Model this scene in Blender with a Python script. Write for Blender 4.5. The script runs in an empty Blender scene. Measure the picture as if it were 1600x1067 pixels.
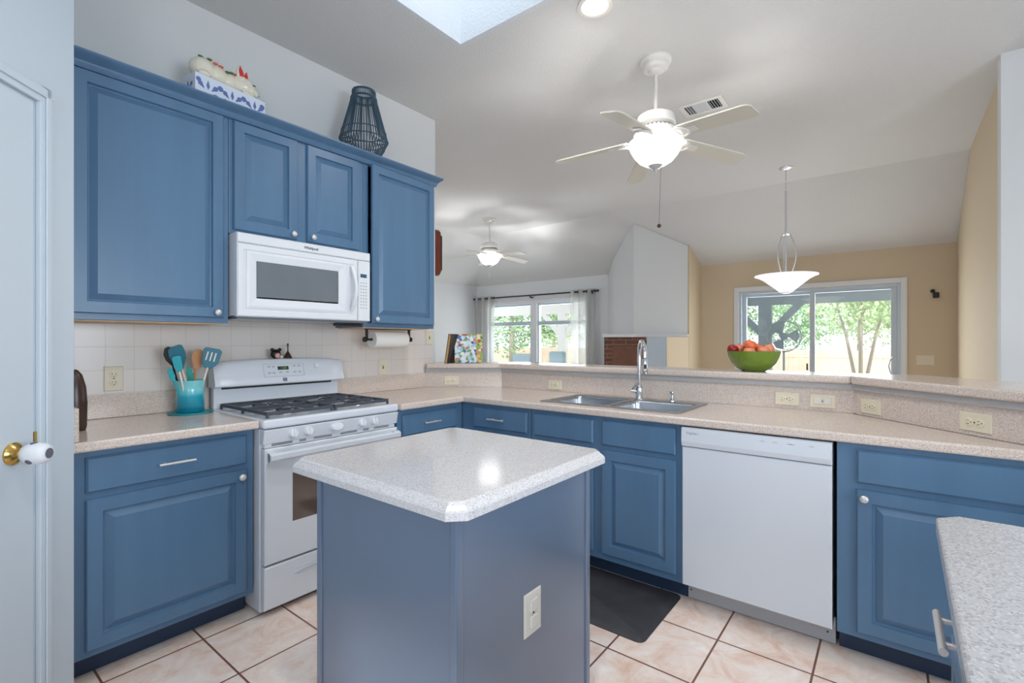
import bpy, bmesh, math, random
from mathutils import Vector, Matrix
random.seed(7)
C = bpy.context.scene.collection
S = bpy.context.scene
R = math.radians

# ------------------------------------------------------------------ camera
cam_d = bpy.data.cameras.new('camera'); cam = bpy.data.objects.new('camera', cam_d); C.objects.link(cam)
cam_d.sensor_width = 36; cam_d.lens = 757.0 / 1600 * 36; cam_d.clip_start = 0.05; cam_d.clip_end = 200
cam.location = (0, 0, 1.278); cam.rotation_euler = (R(90), 0, R(38.1 - 90))
S.camera = cam

# ------------------------------------------------------------------ world, sun, exposure
S.view_settings.view_transform = 'Standard'; S.view_settings.look = 'None'
S.view_settings.gamma = 1; S.view_settings.use_curve_mapping = False
S.view_settings.exposure = 0.04
wd = bpy.data.worlds.new('sky'); S.world = wd; wd.use_nodes = True
nt = wd.node_tree; nt.nodes.clear()
bg = nt.nodes.new('ShaderNodeBackground'); out = nt.nodes.new('ShaderNodeOutputWorld')
bg.inputs[0].default_value = (0.86, 0.93, 1.0, 1); bg.inputs[1].default_value = 2.6
nt.links.new(bg.outputs[0], out.inputs[0])
sd = bpy.data.lights.new('sun', 'SUN'); sd.energy = 2.6; sd.angle = R(4); sd.color = (1, .95, .86)
sun = bpy.data.objects.new('sun', sd); C.objects.link(sun); sun.rotation_euler = (R(28), R(-52), 0)

def area(name, loc, rot, size, energy, color, size_y=None, shape='RECTANGLE'):
    d = bpy.data.lights.new(name, 'AREA'); d.shape = shape; d.size = size
    if size_y: d.size_y = size_y
    d.energy = energy; d.color = color
    o = bpy.data.objects.new(name, d); C.objects.link(o); o.location = loc; o.rotation_euler = rot
    return o
# daylight: through the skylight, through the glazed far wall; side and rear fill come from added, unseen windows
area('skylight_daylight', (1.53, 1.71, 4.02), (0, 0, 0), 1.1, 10, (.86, .93, 1), .62)
area('added_side_fill', (0.9, -2.72, 1.5), (R(90), 0, 0), 1.9, 72, (.80, .90, 1), 1.3)  # fill lamp in an added window, brightens the kitchen from the right
area('added_rear_fill', (-1.30, -0.9, 1.5), (0, R(-90), 0), 1.3, 27, (.82, .91, 1), 1.7)  # fill lamp in an added window on the unseen rear wall
area('patio_door_daylight', (7.62, 0.81, 1.0), (0, R(90), 0), 1.8, 44, (.88, .95, 1), 1.6)
area('garden_window_daylight', (7.62, 5.2, 1.35), (0, R(90), 0), 1.2, 46, (.88, .95, 1), 2.2)

# ------------------------------------------------------------------ mesh helpers
class MB:
    def __init__(s): s.v = []; s.f = []
    def add(s, vs, fs):
        n = len(s.v); s.v += [Vector(p) for p in vs]; s.f += [tuple(i + n for i in f) for f in fs]; return s
    def box(s, x0, x1, y0, y1, z0, z1):
        if x0 > x1: x0, x1 = x1, x0
        if y0 > y1: y0, y1 = y1, y0
        if z0 > z1: z0, z1 = z1, z0
        return s.add([(x0,y0,z0),(x1,y0,z0),(x1,y1,z0),(x0,y1,z0),(x0,y0,z1),(x1,y0,z1),(x1,y1,z1),(x0,y1,z1)],
                     [(0,3,2,1),(4,5,6,7),(0,1,5,4),(1,2,6,5),(2,3,7,6),(3,0,4,7)])
    def prism(s, poly, z0, z1):
        a = sum(poly[i][0]*poly[(i+1)%len(poly)][1]-poly[(i+1)%len(poly)][0]*poly[i][1] for i in range(len(poly)))
        if a < 0: poly = poly[::-1]
        n = len(poly)
        return s.add([(x,y,z0) for x,y in poly] + [(x,y,z1) for x,y in poly],
                     [tuple(range(n))[::-1], tuple(range(n, 2*n))] + [(i,(i+1)%n,(i+1)%n+n,i+n) for i in range(n)])
    def ext(s, pts, d):
        """closed polygon pts (3-D) swept by vector d"""
        n = len(pts); d = Vector(d); p = [Vector(q) for q in pts]
        return s.add(p + [q + d for q in p], [tuple(range(n))[::-1], tuple(range(n, 2*n))] + [(i,(i+1)%n,(i+1)%n+n,i+n) for i in range(n)])
    def lathe(s, prof, c=(0,0,0), n=24, axis=(0,0,1), cap=True, sx=1, sy=1):
        q = Vector((0,0,1)).rotation_difference(Vector(axis).normalized()); c = Vector(c)
        vs = []; fs = []
        for r, z in prof:
            for i in range(n):
                t = 2*math.pi*i/n; vs.append(c + q @ Vector((r*sx*math.cos(t), r*sy*math.sin(t), z)))
        for k in range(len(prof)-1):
            for i in range(n):
                j = (i+1) % n; fs.append((k*n+i, k*n+j, (k+1)*n+j, (k+1)*n+i))
        if cap:
            if prof[0][0] > 1e-5: fs.append(tuple(range(n))[::-1])
            if prof[-1][0] > 1e-5: fs.append(tuple(range((len(prof)-1)*n, len(prof)*n)))
        return s.add(vs, fs)
    def cyl(s, a, b, r, n=12, r2=None):
        a = Vector(a); b = Vector(b); L = (b-a).length
        return s.lathe([(r, 0), (r if r2 is None else r2, L)], a, n, b-a)
    def tube(s, pts, r, n=8, closed=False):
        P = [Vector(p) for p in pts]; m = len(P); vs = []; fs = []; prev = None
        for k in range(m):
            if closed: t = (P[(k+1)%m]-P[k-1]).normalized()
            else: t = (P[min(k+1,m-1)]-P[max(k-1,0)]).normalized()
            if prev is None:
                u = t.orthogonal().normalized()
            else:
                u = (prev - t*prev.dot(t)).normalized()
            prev = u; w = t.cross(u)
            rr = r[k] if isinstance(r, (list, tuple)) else r
            for i in range(n):
                a = 2*math.pi*i/n; vs.append(P[k] + (u*math.cos(a)+w*math.sin(a))*rr)
        for k in range(m if closed else m-1):
            for i in range(n):
                j = (i+1)%n; k2 = (k+1)%m; fs.append((k*n+i,k*n+j,k2*n+j,k2*n+i))
        if not closed: fs += [tuple(range(n))[::-1], tuple(range((m-1)*n, m*n))]
        return s.add(vs, fs)
    def ball(s, c, r, n=12, m=8, sc=(1,1,1)):
        prof = [(max(1e-6, r*math.sin(math.pi*k/m)), -r*math.cos(math.pi*k/m)) for k in range(m+1)]
        k0 = len(s.v); s.lathe(prof, (0,0,0), n, cap=False)
        for i in range(k0, len(s.v)):
            v = s.v[i]; s.v[i] = Vector((v.x*sc[0]+c[0], v.y*sc[1]+c[1], v.z*sc[2]+c[2]))
        return s
    def xf(s, M):
        s.v = [M @ p for p in s.v]; return s

class Fr:
    """local frame: u to the right along a face, v up, w out of the face"""
    def __init__(s, o, U, V, W): s.o = Vector(o); s.U = Vector(U).normalized(); s.V = Vector(V).normalized(); s.W = Vector(W).normalized()
    def p(s, u, v, w=0): return s.o + s.U*u + s.V*v + s.W*w
    def box(s, mb, u0, u1, v0, v1, w0, w1):
        q = [s.p(u,v,w) for w in (w0,w1) for u,v in ((u0,v0),(u1,v0),(u1,v1),(u0,v1))]
        return mb.add(q, [(0,3,2,1),(4,5,6,7),(0,1,5,4),(1,2,6,5),(2,3,7,6),(3,0,4,7)])
    def rings(s, mb, u0, u1, v0, v1, prof):
        """nested rectangles: prof = [(inset, w)...]; the last one is filled, the first closed at the back"""
        q = []
        for i, w in prof: q += [s.p(u0+i, v0+i, w), s.p(u1-i, v0+i, w), s.p(u1-i, v1-i, w), s.p(u0+i, v1-i, w)]
        n = len(prof); f = [(3,2,1,0), (4*n-4,4*n-3,4*n-2,4*n-1)]
        for k in range(n-1):
            for i in range(4):
                j = (i+1)%4; f.append((4*k+i, 4*k+j, 4*k+4+j, 4*k+4+i))
        return mb.add(q, f)
def fy(y, x=0): return Fr((x, y, 0), (1,0,0), (0,0,1), (0,-1,0))     # face of the stove wall side, looking along +y
def fx(x, y=0): return Fr((x, y, 0), (0,-1,0), (0,0,1), (-1,0,0))    # face of the peninsula, looking along +x (u = -y)

WORLD = {}
def empty(name, loc, label=None, cat=None, group=None, rz=0, kind=None):
    o = bpy.data.objects.new(name, None); C.objects.link(o); o.location = loc; o.rotation_euler = (0,0,rz); o.empty_display_size = .05
    WORLD[o] = Matrix.Translation(Vector(loc)) @ Matrix.Rotation(rz, 4, 'Z')
    tag(o, label, cat, group, kind); return o
def tag(o, label=None, cat=None, group=None, kind=None):
    if label: o['label'] = label
    if cat: o['category'] = cat
    if group: o['group'] = group
    if kind: o['kind'] = kind
    return o
def mesh(name, mb, m, parent=None, smooth=None, bevel=0, seg=2, local=False, label=None, cat=None, group=None, kind=None, origin=None, fix=True):
    me = bpy.data.meshes.new(name)
    vs = list(mb.v); loc = Vector((0,0,0))
    if parent is not None:
        if not local:
            inv = WORLD[parent].inverted(); vs = [inv @ p for p in vs]
    else:
        xs = [p.x for p in vs]; ys = [p.y for p in vs]; zs = [p.z for p in vs]
        loc = Vector(origin) if origin else Vector(((min(xs)+max(xs))/2, (min(ys)+max(ys))/2, min(zs)))
        vs = [p - loc for p in vs]
    me.from_pydata([tuple(p) for p in vs], [], mb.f)
    if fix:
        b = bmesh.new(); b.from_mesh(me); bmesh.ops.recalc_face_normals(b, faces=b.faces); b.to_mesh(me); b.free()
    o = bpy.data.objects.new(name, me); C.objects.link(o)
    if m: me.materials.append(m)
    if parent is not None: o.parent = parent; WORLD[o] = WORLD.get(parent, Matrix()).copy()
    else: o.location = loc; WORLD[o] = Matrix.Translation(loc)
    if smooth is not None:
        for p in me.polygons: p.use_smooth = True
        me.set_sharp_from_angle(angle=R(smooth))
    if bevel:
        md = o.modifiers.new('edge', 'BEVEL'); md.width = bevel; md.segments = seg; md.limit_method = 'ANGLE'; md.angle_limit = R(35)
        md.harden_normals = False
    tag(o, label, cat, group, kind); return o
def cut(o, *cutters):
    """boolean holes, baked into the mesh"""
    for cb in cutters:
        me = bpy.data.meshes.new('c'); inv = WORLD[o].inverted()
        me.from_pydata([tuple(inv @ p) for p in cb.v], [], cb.f)
        b = bmesh.new(); b.from_mesh(me); bmesh.ops.recalc_face_normals(b, faces=b.faces); b.to_mesh(me); b.free()
        c = bpy.data.objects.new('c', me); C.objects.link(c); c.matrix_world = Matrix.Translation(o.location) if o.parent is None else WORLD[o]
        bpy.context.view_layer.update()
        md = o.modifiers.new('b', 'BOOLEAN'); md.operation = 'DIFFERENCE'; md.object = c; md.solver = 'EXACT'
        others = [m for m in o.modifiers if m != md]; vis = [m.show_viewport for m in others]
        for m in others: m.show_viewport = False
        dg = bpy.context.evaluated_depsgraph_get(); nm = bpy.data.meshes.new_from_object(o.evaluated_get(dg))
        o.modifiers.remove(md)
        for m, s_ in zip(others, vis): m.show_viewport = s_
        o.data = nm; bpy.data.objects.remove(c)
    return o
def text(name, body, fr, u, v, w, size, m, parent, depth=.0006, bold=0):
    cu = bpy.data.curves.new(name, 'FONT'); cu.body = body; cu.size = size; cu.align_x = 'CENTER'; cu.align_y = 'CENTER'; cu.extrude = depth; cu.offset = bold
    t = bpy.data.objects.new('t', cu); C.objects.link(t); bpy.context.view_layer.update()
    dg = bpy.context.evaluated_depsgraph_get(); me = bpy.data.meshes.new_from_object(t.evaluated_get(dg)); bpy.data.objects.remove(t)
    M = Matrix(((fr.U.x, fr.V.x, fr.W.x, 0), (fr.U.y, fr.V.y, fr.W.y, 0), (fr.U.z, fr.V.z, fr.W.z, 0), (0,0,0,1)))
    M = WORLD[parent].inverted() @ Matrix.Translation(fr.p(u, v, w)) @ M
    me.transform(M); me.materials.clear(); me.materials.append(m)
    o = bpy.data.objects.new(name, me); C.objects.link(o); o.parent = parent; WORLD[o] = WORLD[parent].copy(); return o
def copy_tree(o, parent=None):
    c = o.copy(); C.objects.link(c)
    if parent is not None: c.parent = parent
    for ch in [x for x in bpy.data.objects if x.parent == o]: copy_tree(ch, c)
    return c

# ------------------------------------------------------------------ materials
def lin(c): return tuple(((x/255)/12.92 if x/255 <= .04045 else ((x/255+.055)/1.055)**2.4) for x in c)
def mat(name, rgb, rough=.5, metal=0, spec=.5, bump=0, bscale=200, bstretch=(1,1,1), var=0, vscale=4, emit=None, estr=0, coat=0, trans=0, alpha=1, bdist=.002):
    m = bpy.data.materials.new(name); m.use_nodes = True; n = m.node_tree; p = n.nodes['Principled BSDF']
    c = (*lin(rgb), 1); p.inputs['Base Color'].default_value = c
    p.inputs['Roughness'].default_value = rough; p.inputs['Metallic'].default_value = metal
    p.inputs['Specular IOR Level'].default_value = spec; p.inputs['Coat Weight'].default_value = coat; p.inputs['Coat Roughness'].default_value = .12
    p.inputs['Transmission Weight'].default_value = trans; p.inputs['Alpha'].default_value = alpha
    if emit: p.inputs['Emission Color'].default_value = (*lin(emit), 1); p.inputs['Emission Strength'].default_value = estr
    if bump or var:
        tc = n.nodes.new('ShaderNodeTexCoord'); mp = n.nodes.new('ShaderNodeMapping'); mp.inputs['Scale'].default_value = bstretch
        n.links.new(tc.outputs['Object'], mp.inputs[0])
    if bump:
        t = n.nodes.new('ShaderNodeTexNoise'); t.inputs['Scale'].default_value = bscale; t.inputs['Detail'].default_value = 3
        n.links.new(mp.outputs[0], t.inputs[0]); b = n.nodes.new('ShaderNodeBump'); b.inputs['Strength'].default_value = bump; b.inputs['Distance'].default_value = bdist
        n.links.new(t.outputs[0], b.inputs['Height']); n.links.new(b.outputs[0], p.inputs['Normal'])
    if var:
        t = n.nodes.new('ShaderNodeTexNoise'); t.inputs['Scale'].default_value = vscale; t.inputs['Detail'].default_value = 4
        n.links.new(mp.outputs[0], t.inputs[0]); r = n.nodes.new('ShaderNodeValToRGB')
        r.color_ramp.elements[0].position = .3; r.color_ramp.elements[1].position = .7
        r.color_ramp.elements[0].color = tuple(x*(1-var) for x in c[:3])+(1,); r.color_ramp.elements[1].color = tuple(min(1, x*(1+var)) for x in c[:3])+(1,)
        n.links.new(t.outputs[0], r.inputs[0]); n.links.new(r.outputs[0], p.inputs['Base Color'])
    return m
def nodes(m): return m.node_tree, m.node_tree.nodes['Principled BSDF']

M = {}
M['blue'] = mat('blue_paint', (84,118,150), .33, spec=.5, bump=.25, bscale=60, bstretch=(1,1,.07), var=.06, vscale=14, bdist=.0015)
M['bluesmooth'] = mat('blue_paint_satin', (94,112,136), .3, spec=.6, coat=.7, var=.03, vscale=5)
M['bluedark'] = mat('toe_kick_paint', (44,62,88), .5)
M['void'] = mat('dark_gap_shade', (14,18,28), .8)  # near-black colour stands for the shade inside openings
M['wood_under'] = mat('raw_plywood', (222,190,150), .6, var=.08, vscale=20)
M['wall'] = mat('white_wall_paint', (216,218,219), .75, bump=.12, bscale=90, bdist=.002)
M['wallcool'] = mat('white_trim_paint', (196,208,218), .38, spec=.5)
M['tan'] = mat('tan_wall_paint', (212,194,166), .75, bump=.15, bscale=80, bdist=.002)
M['ceil'] = mat('knockdown_ceiling', (214,214,213), .9, bump=.8, bscale=105, bdist=.005)
M['shaft'] = mat('skylight_shaft_texture', (214,218,222), .9, bump=.7, bscale=60, bdist=.006)
M['trim'] = mat('white_gloss_trim', (226,228,230), .35)
M['white'] = mat('white_enamel', (214,220,228), .18, spec=.5, coat=.3)
M['whiteplastic'] = mat('white_plastic', (224,228,233), .35)
M['whitegrey'] = mat('dishwasher_kick_grey', (186,188,192), .4)
M['black'] = mat('black_plastic', (18,18,20), .4)
M['iron'] = mat('cast_iron', (66,70,80), .5, bump=.2, bscale=400)
M['steel'] = mat('stainless_steel', (186,190,194), .26, metal=1, bump=.05, bscale=300)
M['steeldull'] = mat('brushed_steel_sink', (168,172,178), .34, metal=1)
M['nickel'] = mat('brushed_nickel', (212,212,214), .35, metal=.65)
M['chrome'] = mat('chrome', (205,206,208), .12, metal=1)
M['knob'] = mat('satin_knob', (216,214,212), .3, metal=.35)
M['brass'] = mat('polished_brass', (206,170,96), .2, metal=1)
M['ivory'] = mat('ivory_plate', (226,216,194), .4)
M['ivorylight'] = mat('almond_socket', (228,220,194), .35)
M['offwhite'] = mat('off_white_plate', (222,220,212), .35)
M['slot'] = mat('socket_slot', (52,46,36), .6)
M['glassdark'] = mat('oven_glass', (86,72,62), .06, spec=.8, coat=.5)
M['mwglass'] = mat('microwave_glass', (112,120,126), .12, spec=.6, var=.05, vscale=6)
M['greytext'] = mat('grey_lettering', (96,100,110), .6)
M['lighttext'] = mat('pale_grey_lettering', (168,172,180), .6)
M['display'] = mat('green_display', (38,58,44), .3)
M['digits'] = mat('lit_digits', (96,150,96), .5, emit=(110,170,105), estr=.25)
M['bluedisplay'] = mat('blue_display', (58,88,122), .3)
M['rubber'] = mat('black_rubber_mat', (52,52,57), .5, bump=.5, bscale=500, var=.25, vscale=9)
M['bladewhite'] = mat('fan_blade_cream', (212,208,194), .4)
M['fanwhite'] = mat('fan_white', (228,225,220), .35)
M['bowlglow'] = mat('lit_glass_bowl', (250,250,248), .3, emit=(255,250,242), estr=.85)
M['bowlglow2'] = mat('lit_glass_bowl_living', (250,250,248), .3, emit=(250,252,255), estr=4)
M['canglow'] = mat('lit_lamp_disc', (255,240,225), .3, emit=(255,236,220), estr=3)
M['pendglass'] = mat('frosted_pendant_glass', (240,242,246), .3, emit=(250,250,255), estr=.6)
M['green'] = mat('green_glaze', (108,134,36), .15, coat=.5, var=.08, vscale=8)
M['teal'] = mat('teal_silicone', (20,108,128), .4)
M['turq'] = mat('turquoise_silicone', (38,164,178), .4)
M['seagreen'] = mat('sea_green_silicone', (24,150,140), .4)
M['trivet'] = mat('teal_trivet', (22,132,140), .35)
M['woodlight'] = mat('wooden_spoon', (196,140,96), .6, var=.1, vscale=30, bstretch=(1,1,.2))
M['handlewhite'] = mat('pale_handle', (222,214,206), .4)
M['paper'] = mat('paper_towel', (236,234,230), .9, bump=.4, bscale=300)
M['redwood'] = mat('cherry_clock_case', (104,38,24), .3, var=.25, vscale=12, coat=.3)
M['apple'] = mat('pink_apple_skin', (232,142,108), .3, var=.25, vscale=22)
M['appleorange'] = mat('orange_apple_skin', (226,112,68), .3, var=.22, vscale=18)
M['applered'] = mat('red_apple_skin', (150,22,30), .22, var=.2, vscale=20)
M['stem'] = mat('apple_stem', (82,58,34), .8)
M['rattan'] = mat('blue_grey_rattan', (60,86,104), .5, var=.2, vscale=40)
M['cat'] = mat('cream_glazed_ceramic', (228,222,204), .15, coat=.5)
M['red'] = mat('red_glaze', (214,40,40), .25)
M['leafgreen'] = mat('green_glaze_leaf', (88,112,66), .3)
M['orange'] = mat('orange_glaze', (222,104,70), .3)
M['darkbrown'] = mat('dark_brown_ceramic', (58,38,30), .3, var=.3, vscale=25)
M['bronze'] = mat('bronze', (84,62,48), .4, metal=.6)
M['pink'] = mat('pink_face', (226,164,150), .5)
M['rodblack'] = mat('black_rod', (34,34,38), .4)
M['foliage'] = mat('foliage', (150,184,138), .7, var=.3, vscale=3)
M['foliagepale'] = mat('pale_foliage', (186,208,160), .7, var=.3, vscale=3)
M['bark'] = mat('bark', (176,166,156), .9)
M['fence'] = mat('cedar_fence', (226,206,188), .8, var=.18, vscale=9, bstretch=(1,4,.4))
M['lawn'] = mat('dry_lawn', (206,196,160), .9, var=.15, vscale=2)
M['patiogrey'] = mat('grey_patio_paint', (138,152,160), .6)
M['patiowhite'] = mat('white_patio_paint', (232,232,230), .6)
M['concrete'] = mat('patio_concrete', (206,200,192), .8, var=.06, vscale=3)
M['cover'] = mat('grey_blue_furniture_cover', (150,172,180), .8)
M['bookcover'] = mat('dark_book_cover', (46,34,28), .5)
M['pages'] = mat('tan_page_block', (196,158,104), .8)

# granite-like speckled worktop
def counter_mat(name, base, dark, light, scale, rough=.16):
    m = mat(name, base, rough, spec=.5); n, p = nodes(m); L = n.links
    tc = n.nodes.new('ShaderNodeTexCoord')
    v = n.nodes.new('ShaderNodeTexVoronoi'); v.inputs['Scale'].default_value = scale; L.new(tc.outputs['Object'], v.inputs[0])
    sx = n.nodes.new('ShaderNodeSeparateColor'); L.new(v.outputs['Color'], sx.inputs[0])
    r = n.nodes.new('ShaderNodeValToRGB'); r.color_ramp.interpolation = 'LINEAR'
    e = r.color_ramp.elements; e[0].position = .0; e[0].color = (*lin(dark), 1); e[1].position = 1; e[1].color = (*lin(light), 1)
    for pos, col in ((.16, dark), (.24, base), (.82, base), (.9, light)):
        q = e.new(pos); q.color = (*lin(col), 1)
    L.new(sx.outputs[0], r.inputs[0]); L.new(r.outputs[0], p.inputs['Base Color']); return m
M['counter'] = counter_mat('speckled_beige_worktop', (214,200,190), (184,168,158), (226,216,208), 420)
M['islandtop'] = counter_mat('speckled_pale_worktop', (203,202,204), (178,176,179), (216,216,219), 420, .12)
M['nearcounter'] = counter_mat('speckled_grey_worktop', (176,178,182), (158,159,164), (190,192,197), 300, .22)
M['strip'] = mat('grey_bar_trim', (176,174,174), .5, var=.05, vscale=30)

def grid_mat(name, swz, w, h, off, mortar, cols, mcol, rough, mottled=None, bump=.4):
    m = mat(name, cols[0], rough); n, p = nodes(m); L = n.links
    tc = n.nodes.new('ShaderNodeTexCoord'); sp = n.nodes.new('ShaderNodeSeparateXYZ'); cb = n.nodes.new('ShaderNodeCombineXYZ'); mp = n.nodes.new('ShaderNodeMapping')
    geo = n.nodes.new('ShaderNodeNewGeometry'); L.new(geo.outputs['Position'], sp.inputs[0])
    L.new(sp.outputs[swz[0]], cb.inputs[0]); L.new(sp.outputs[swz[1]], cb.inputs[1]); L.new(cb.outputs[0], mp.inputs[0]); mp.inputs['Location'].default_value = (-off[0], -off[1], 0)
    b = n.nodes.new('ShaderNodeTexBrick'); b.offset = 0; b.squash = 1; b.inputs['Scale'].default_value = 1
    b.inputs['Brick Width'].default_value = w; b.inputs['Row Height'].default_value = h; b.inputs['Mortar Size'].default_value = mortar; b.inputs['Mortar Smooth'].default_value = .2
    b.inputs['Color1'].default_value = (*lin(cols[0]), 1); b.inputs['Color2'].default_value = (*lin(cols[1]), 1); b.inputs['Mortar'].default_value = (*lin(mcol), 1)
    L.new(mp.outputs[0], b.inputs['Vector']); src = b.outputs['Color']
    if mottled:
        t = n.nodes.new('ShaderNodeTexNoise'); t.inputs['Scale'].default_value = 7; t.inputs['Detail'].default_value = 8; t.inputs['Roughness'].default_value = .7; t.inputs['Distortion'].default_value = .8
        L.new(cb.outputs[0], t.inputs[0]); r = n.nodes.new('ShaderNodeValToRGB'); e = r.color_ramp.elements
        e[0].position = .32; e[0].color = (*lin(mottled[0]), 1); e[1].position = .7; e[1].color = (*lin(mottled[2]), 1); q = e.new(.5); q.color = (*lin(mottled[1]), 1)
        L.new(t.outputs[0], r.inputs[0])
        mx = n.nodes.new('ShaderNodeMix'); mx.data_type = 'RGBA'; L.new(b.outputs['Fac'], mx.inputs[0]); L.new(r.outputs[0], mx.inputs[6]); mx.inputs[7].default_value = (*lin(mcol), 1); src = mx.outputs[2]
    L.new(src, p.inputs['Base Color'])
    iv = n.nodes.new('ShaderNodeMath'); iv.operation = 'SUBTRACT'; iv.inputs[0].default_value = 1; L.new(b.outputs['Fac'], iv.inputs[1])
    bp = n.nodes.new('ShaderNodeBump'); bp.inputs['Strength'].default_value = bump; bp.inputs['Distance'].default_value = .003; L.new(iv.outputs[0], bp.inputs['Height']); L.new(bp.outputs[0], p.inputs['Normal'])
    return m
M['floor'] = grid_mat('terracotta_floor_tile', (0,1), .339, .3475, (.48,.24), .0045, ((226,204,190),(220,198,184)), (124,84,70), .3, ((222,186,166),(236,218,206),(244,237,232)))
M['tile'] = grid_mat('white_wall_tile', (0,2), .1113, .1115, (.619,1.141), .0013, ((224,217,212),(222,214,208)), (204,196,190), .2, bump=.3)
M['brick'] = grid_mat('fireplace_brick', (1,2), .2, .065, (0,0), .006, ((120,78,60),(98,66,54)), (140,120,108), .85)
M['brick'].node_tree.nodes['Brick Texture'].offset = .5
M['brickpanel'] = mat('fireplace_screen', (118,80,62), .7, var=.15, vscale=10)
# glass
g = bpy.data.materials.new('window_glass'); g.use_nodes = True; n = g.node_tree; n.nodes.clear()
o_ = n.nodes.new('ShaderNodeOutputMaterial'); a = n.nodes.new('ShaderNodeBsdfTransparent'); b_ = n.nodes.new('ShaderNodeBsdfGlossy'); b_.inputs['Roughness'].default_value = .02
x = n.nodes.new('ShaderNodeMixShader'); x.inputs[0].default_value = .06; n.links.new(a.outputs[0], x.inputs[1]); n.links.new(b_.outputs[0], x.inputs[2]); n.links.new(x.outputs[0], o_.inputs[0]); M['glass'] = g
# sheer curtain
g = bpy.data.materials.new('sheer_curtain'); g.use_nodes = True; n = g.node_tree; n.nodes.clear()
o_ = n.nodes.new('ShaderNodeOutputMaterial'); a = n.nodes.new('ShaderNodeBsdfTransparent'); d_ = n.nodes.new('ShaderNodeBsdfDiffuse'); t_ = n.nodes.new('ShaderNodeBsdfTranslucent')
d_.inputs[0].default_value = (.72,.72,.69,1); t_.inputs[0].default_value = (.42,.42,.40,1)
x1 = n.nodes.new('ShaderNodeMixShader'); x1.inputs[0].default_value = .5; x2 = n.nodes.new('ShaderNodeMixShader'); x2.inputs[0].default_value = .8
n.links.new(d_.outputs[0], x1.inputs[1]); n.links.new(t_.outputs[0], x1.inputs[2]); n.links.new(a.outputs[0], x2.inputs[1]); n.links.new(x1.outputs[0], x2.inputs[2]); n.links.new(x2.outputs[0], o_.inputs[0]); M['sheer'] = g
# crock: glaze colour bands by height
g = mat('turquoise_ombre_glaze', (60,180,200), .15, coat=.5); n, p = nodes(g)
tc = n.nodes.new('ShaderNodeTexCoord'); sp = n.nodes.new('ShaderNodeSeparateXYZ'); mr = n.nodes.new('ShaderNodeMapRange'); r = n.nodes.new('ShaderNodeValToRGB')
mr.inputs['From Min'].default_value = 0; mr.inputs['From Max'].default_value = .16
n.links.new(tc.outputs['Object'], sp.inputs[0]); n.links.new(sp.outputs[2], mr.inputs[0]); n.links.new(mr.outputs[0], r.inputs[0]); n.links.new(r.outputs[0], p.inputs['Base Color'])
e = r.color_ramp.elements; e[0].color = (*lin((8,120,148)), 1); e[0].position = .05; e[1].color = (*lin((128,206,212)), 1); e[1].position = .75
q = e.new(.5); q.color = (*lin((26,160,186)), 1); q = e.new(.6); q.color = (*lin((96,192,204)), 1); M['crock'] = g
# patterned gift box and quilt covers
def pattern(name, scale, cols, kind='star'):
    g = mat(name, cols[0], .5); n, p = nodes(g); L = n.links; tc = n.nodes.new('ShaderNodeTexCoord')
    if kind == 'checker':
        v = n.nodes.new('ShaderNodeTexVoronoi'); v.feature = 'F1'; v.distance = 'CHEBYCHEV'; v.inputs['Randomness'].default_value = .25; v.inputs['Scale'].default_value = scale
        mp = n.nodes.new('ShaderNodeMapping'); mp.inputs['Rotation'].default_value = (R(45), 0, R(30)); L.new(tc.outputs['Object'], mp.inputs[0]); L.new(mp.outputs[0], v.inputs[0])
        sx = n.nodes.new('ShaderNodeSeparateColor'); L.new(v.outputs['Color'], sx.inputs[0]); r = n.nodes.new('ShaderNodeValToRGB'); r.color_ramp.interpolation = 'CONSTANT'
        e = r.color_ramp.elements; e[0].color = (*lin(cols[0]), 1); e[0].position = 0; e[1].color = (*lin(cols[1]), 1); e[1].position = .35
        for i, c in enumerate(cols[2:]): q = e.new(.5 + .5*i/len(cols[2:])); q.color = (*lin(c), 1)
        L.new(sx.outputs[0], r.inputs[0]); L.new(r.outputs[0], p.inputs['Base Color'])
    return g
M['quiltblue'] = pattern('blue_quilt_cover', 52, ((206,222,232),(160,196,214),(60,98,160),(232,236,232),(214,120,84),(120,160,84)), 'checker')
M['quiltgreen'] = pattern('green_and_red_quilt_cover', 48, ((150,178,92),(196,206,140),(206,66,42),(232,226,206),(88,128,70),(230,140,70)), 'checker')
M['boxwhite'] = mat('white_box_card', (220,228,242), .5)
M['boxblue'] = mat('box_print_blue', (96,120,176), .5)

# ------------------------------------------------------------------ the room
ZC = 3.09; XF = 7.40; YL = 6.72; YR = -.58; XB = 6.27; YB = 5.59; ZE = 2.39
def struct(name, mb, m, parent=None, **k): return mesh(name, mb, m, parent, kind='structure', **k)
struct('floor', MB().box(-1.4, XF+.12, -2.85, YL+.12, -.1, 0), M['floor'])
# flat ceiling with the skylight opening
SKX0, SKX1, SKY0, SKY1 = .93, 2.131, 1.36, 2.068
ce = MB()
T = .03; hx0, hx1, hy0, hy1 = SKX0-T, SKX1+T, SKY0-T, SKY1+T
ce.box(-1.4, XB, -2.85, hy0, ZC, ZC+.1).box(-1.4, XB, hy1, YB, ZC, ZC+.1).box(-1.4, hx0, hy0, hy1, ZC, ZC+.1).box(hx1, XB, hy0, hy1, ZC, ZC+.1)
ceil = struct('ceiling', ce, M['ceil'])
sl = MB(); U_ = .1
sl.ext([(XB,-1.0,ZC),(XF+.02,-1.0,ZE),(XF+.02,YL+.02,ZE),(XB,YB,ZC)], (0,0,U_))
sl.ext([(1.5,YB,ZC),(XB,YB,ZC),(XF+.02,YL+.02,ZE),(1.5,YL+.02,ZE)], (0,0,U_))
struct('ceiling', sl, M['ceil'])
sh = MB(); T = .03
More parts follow.
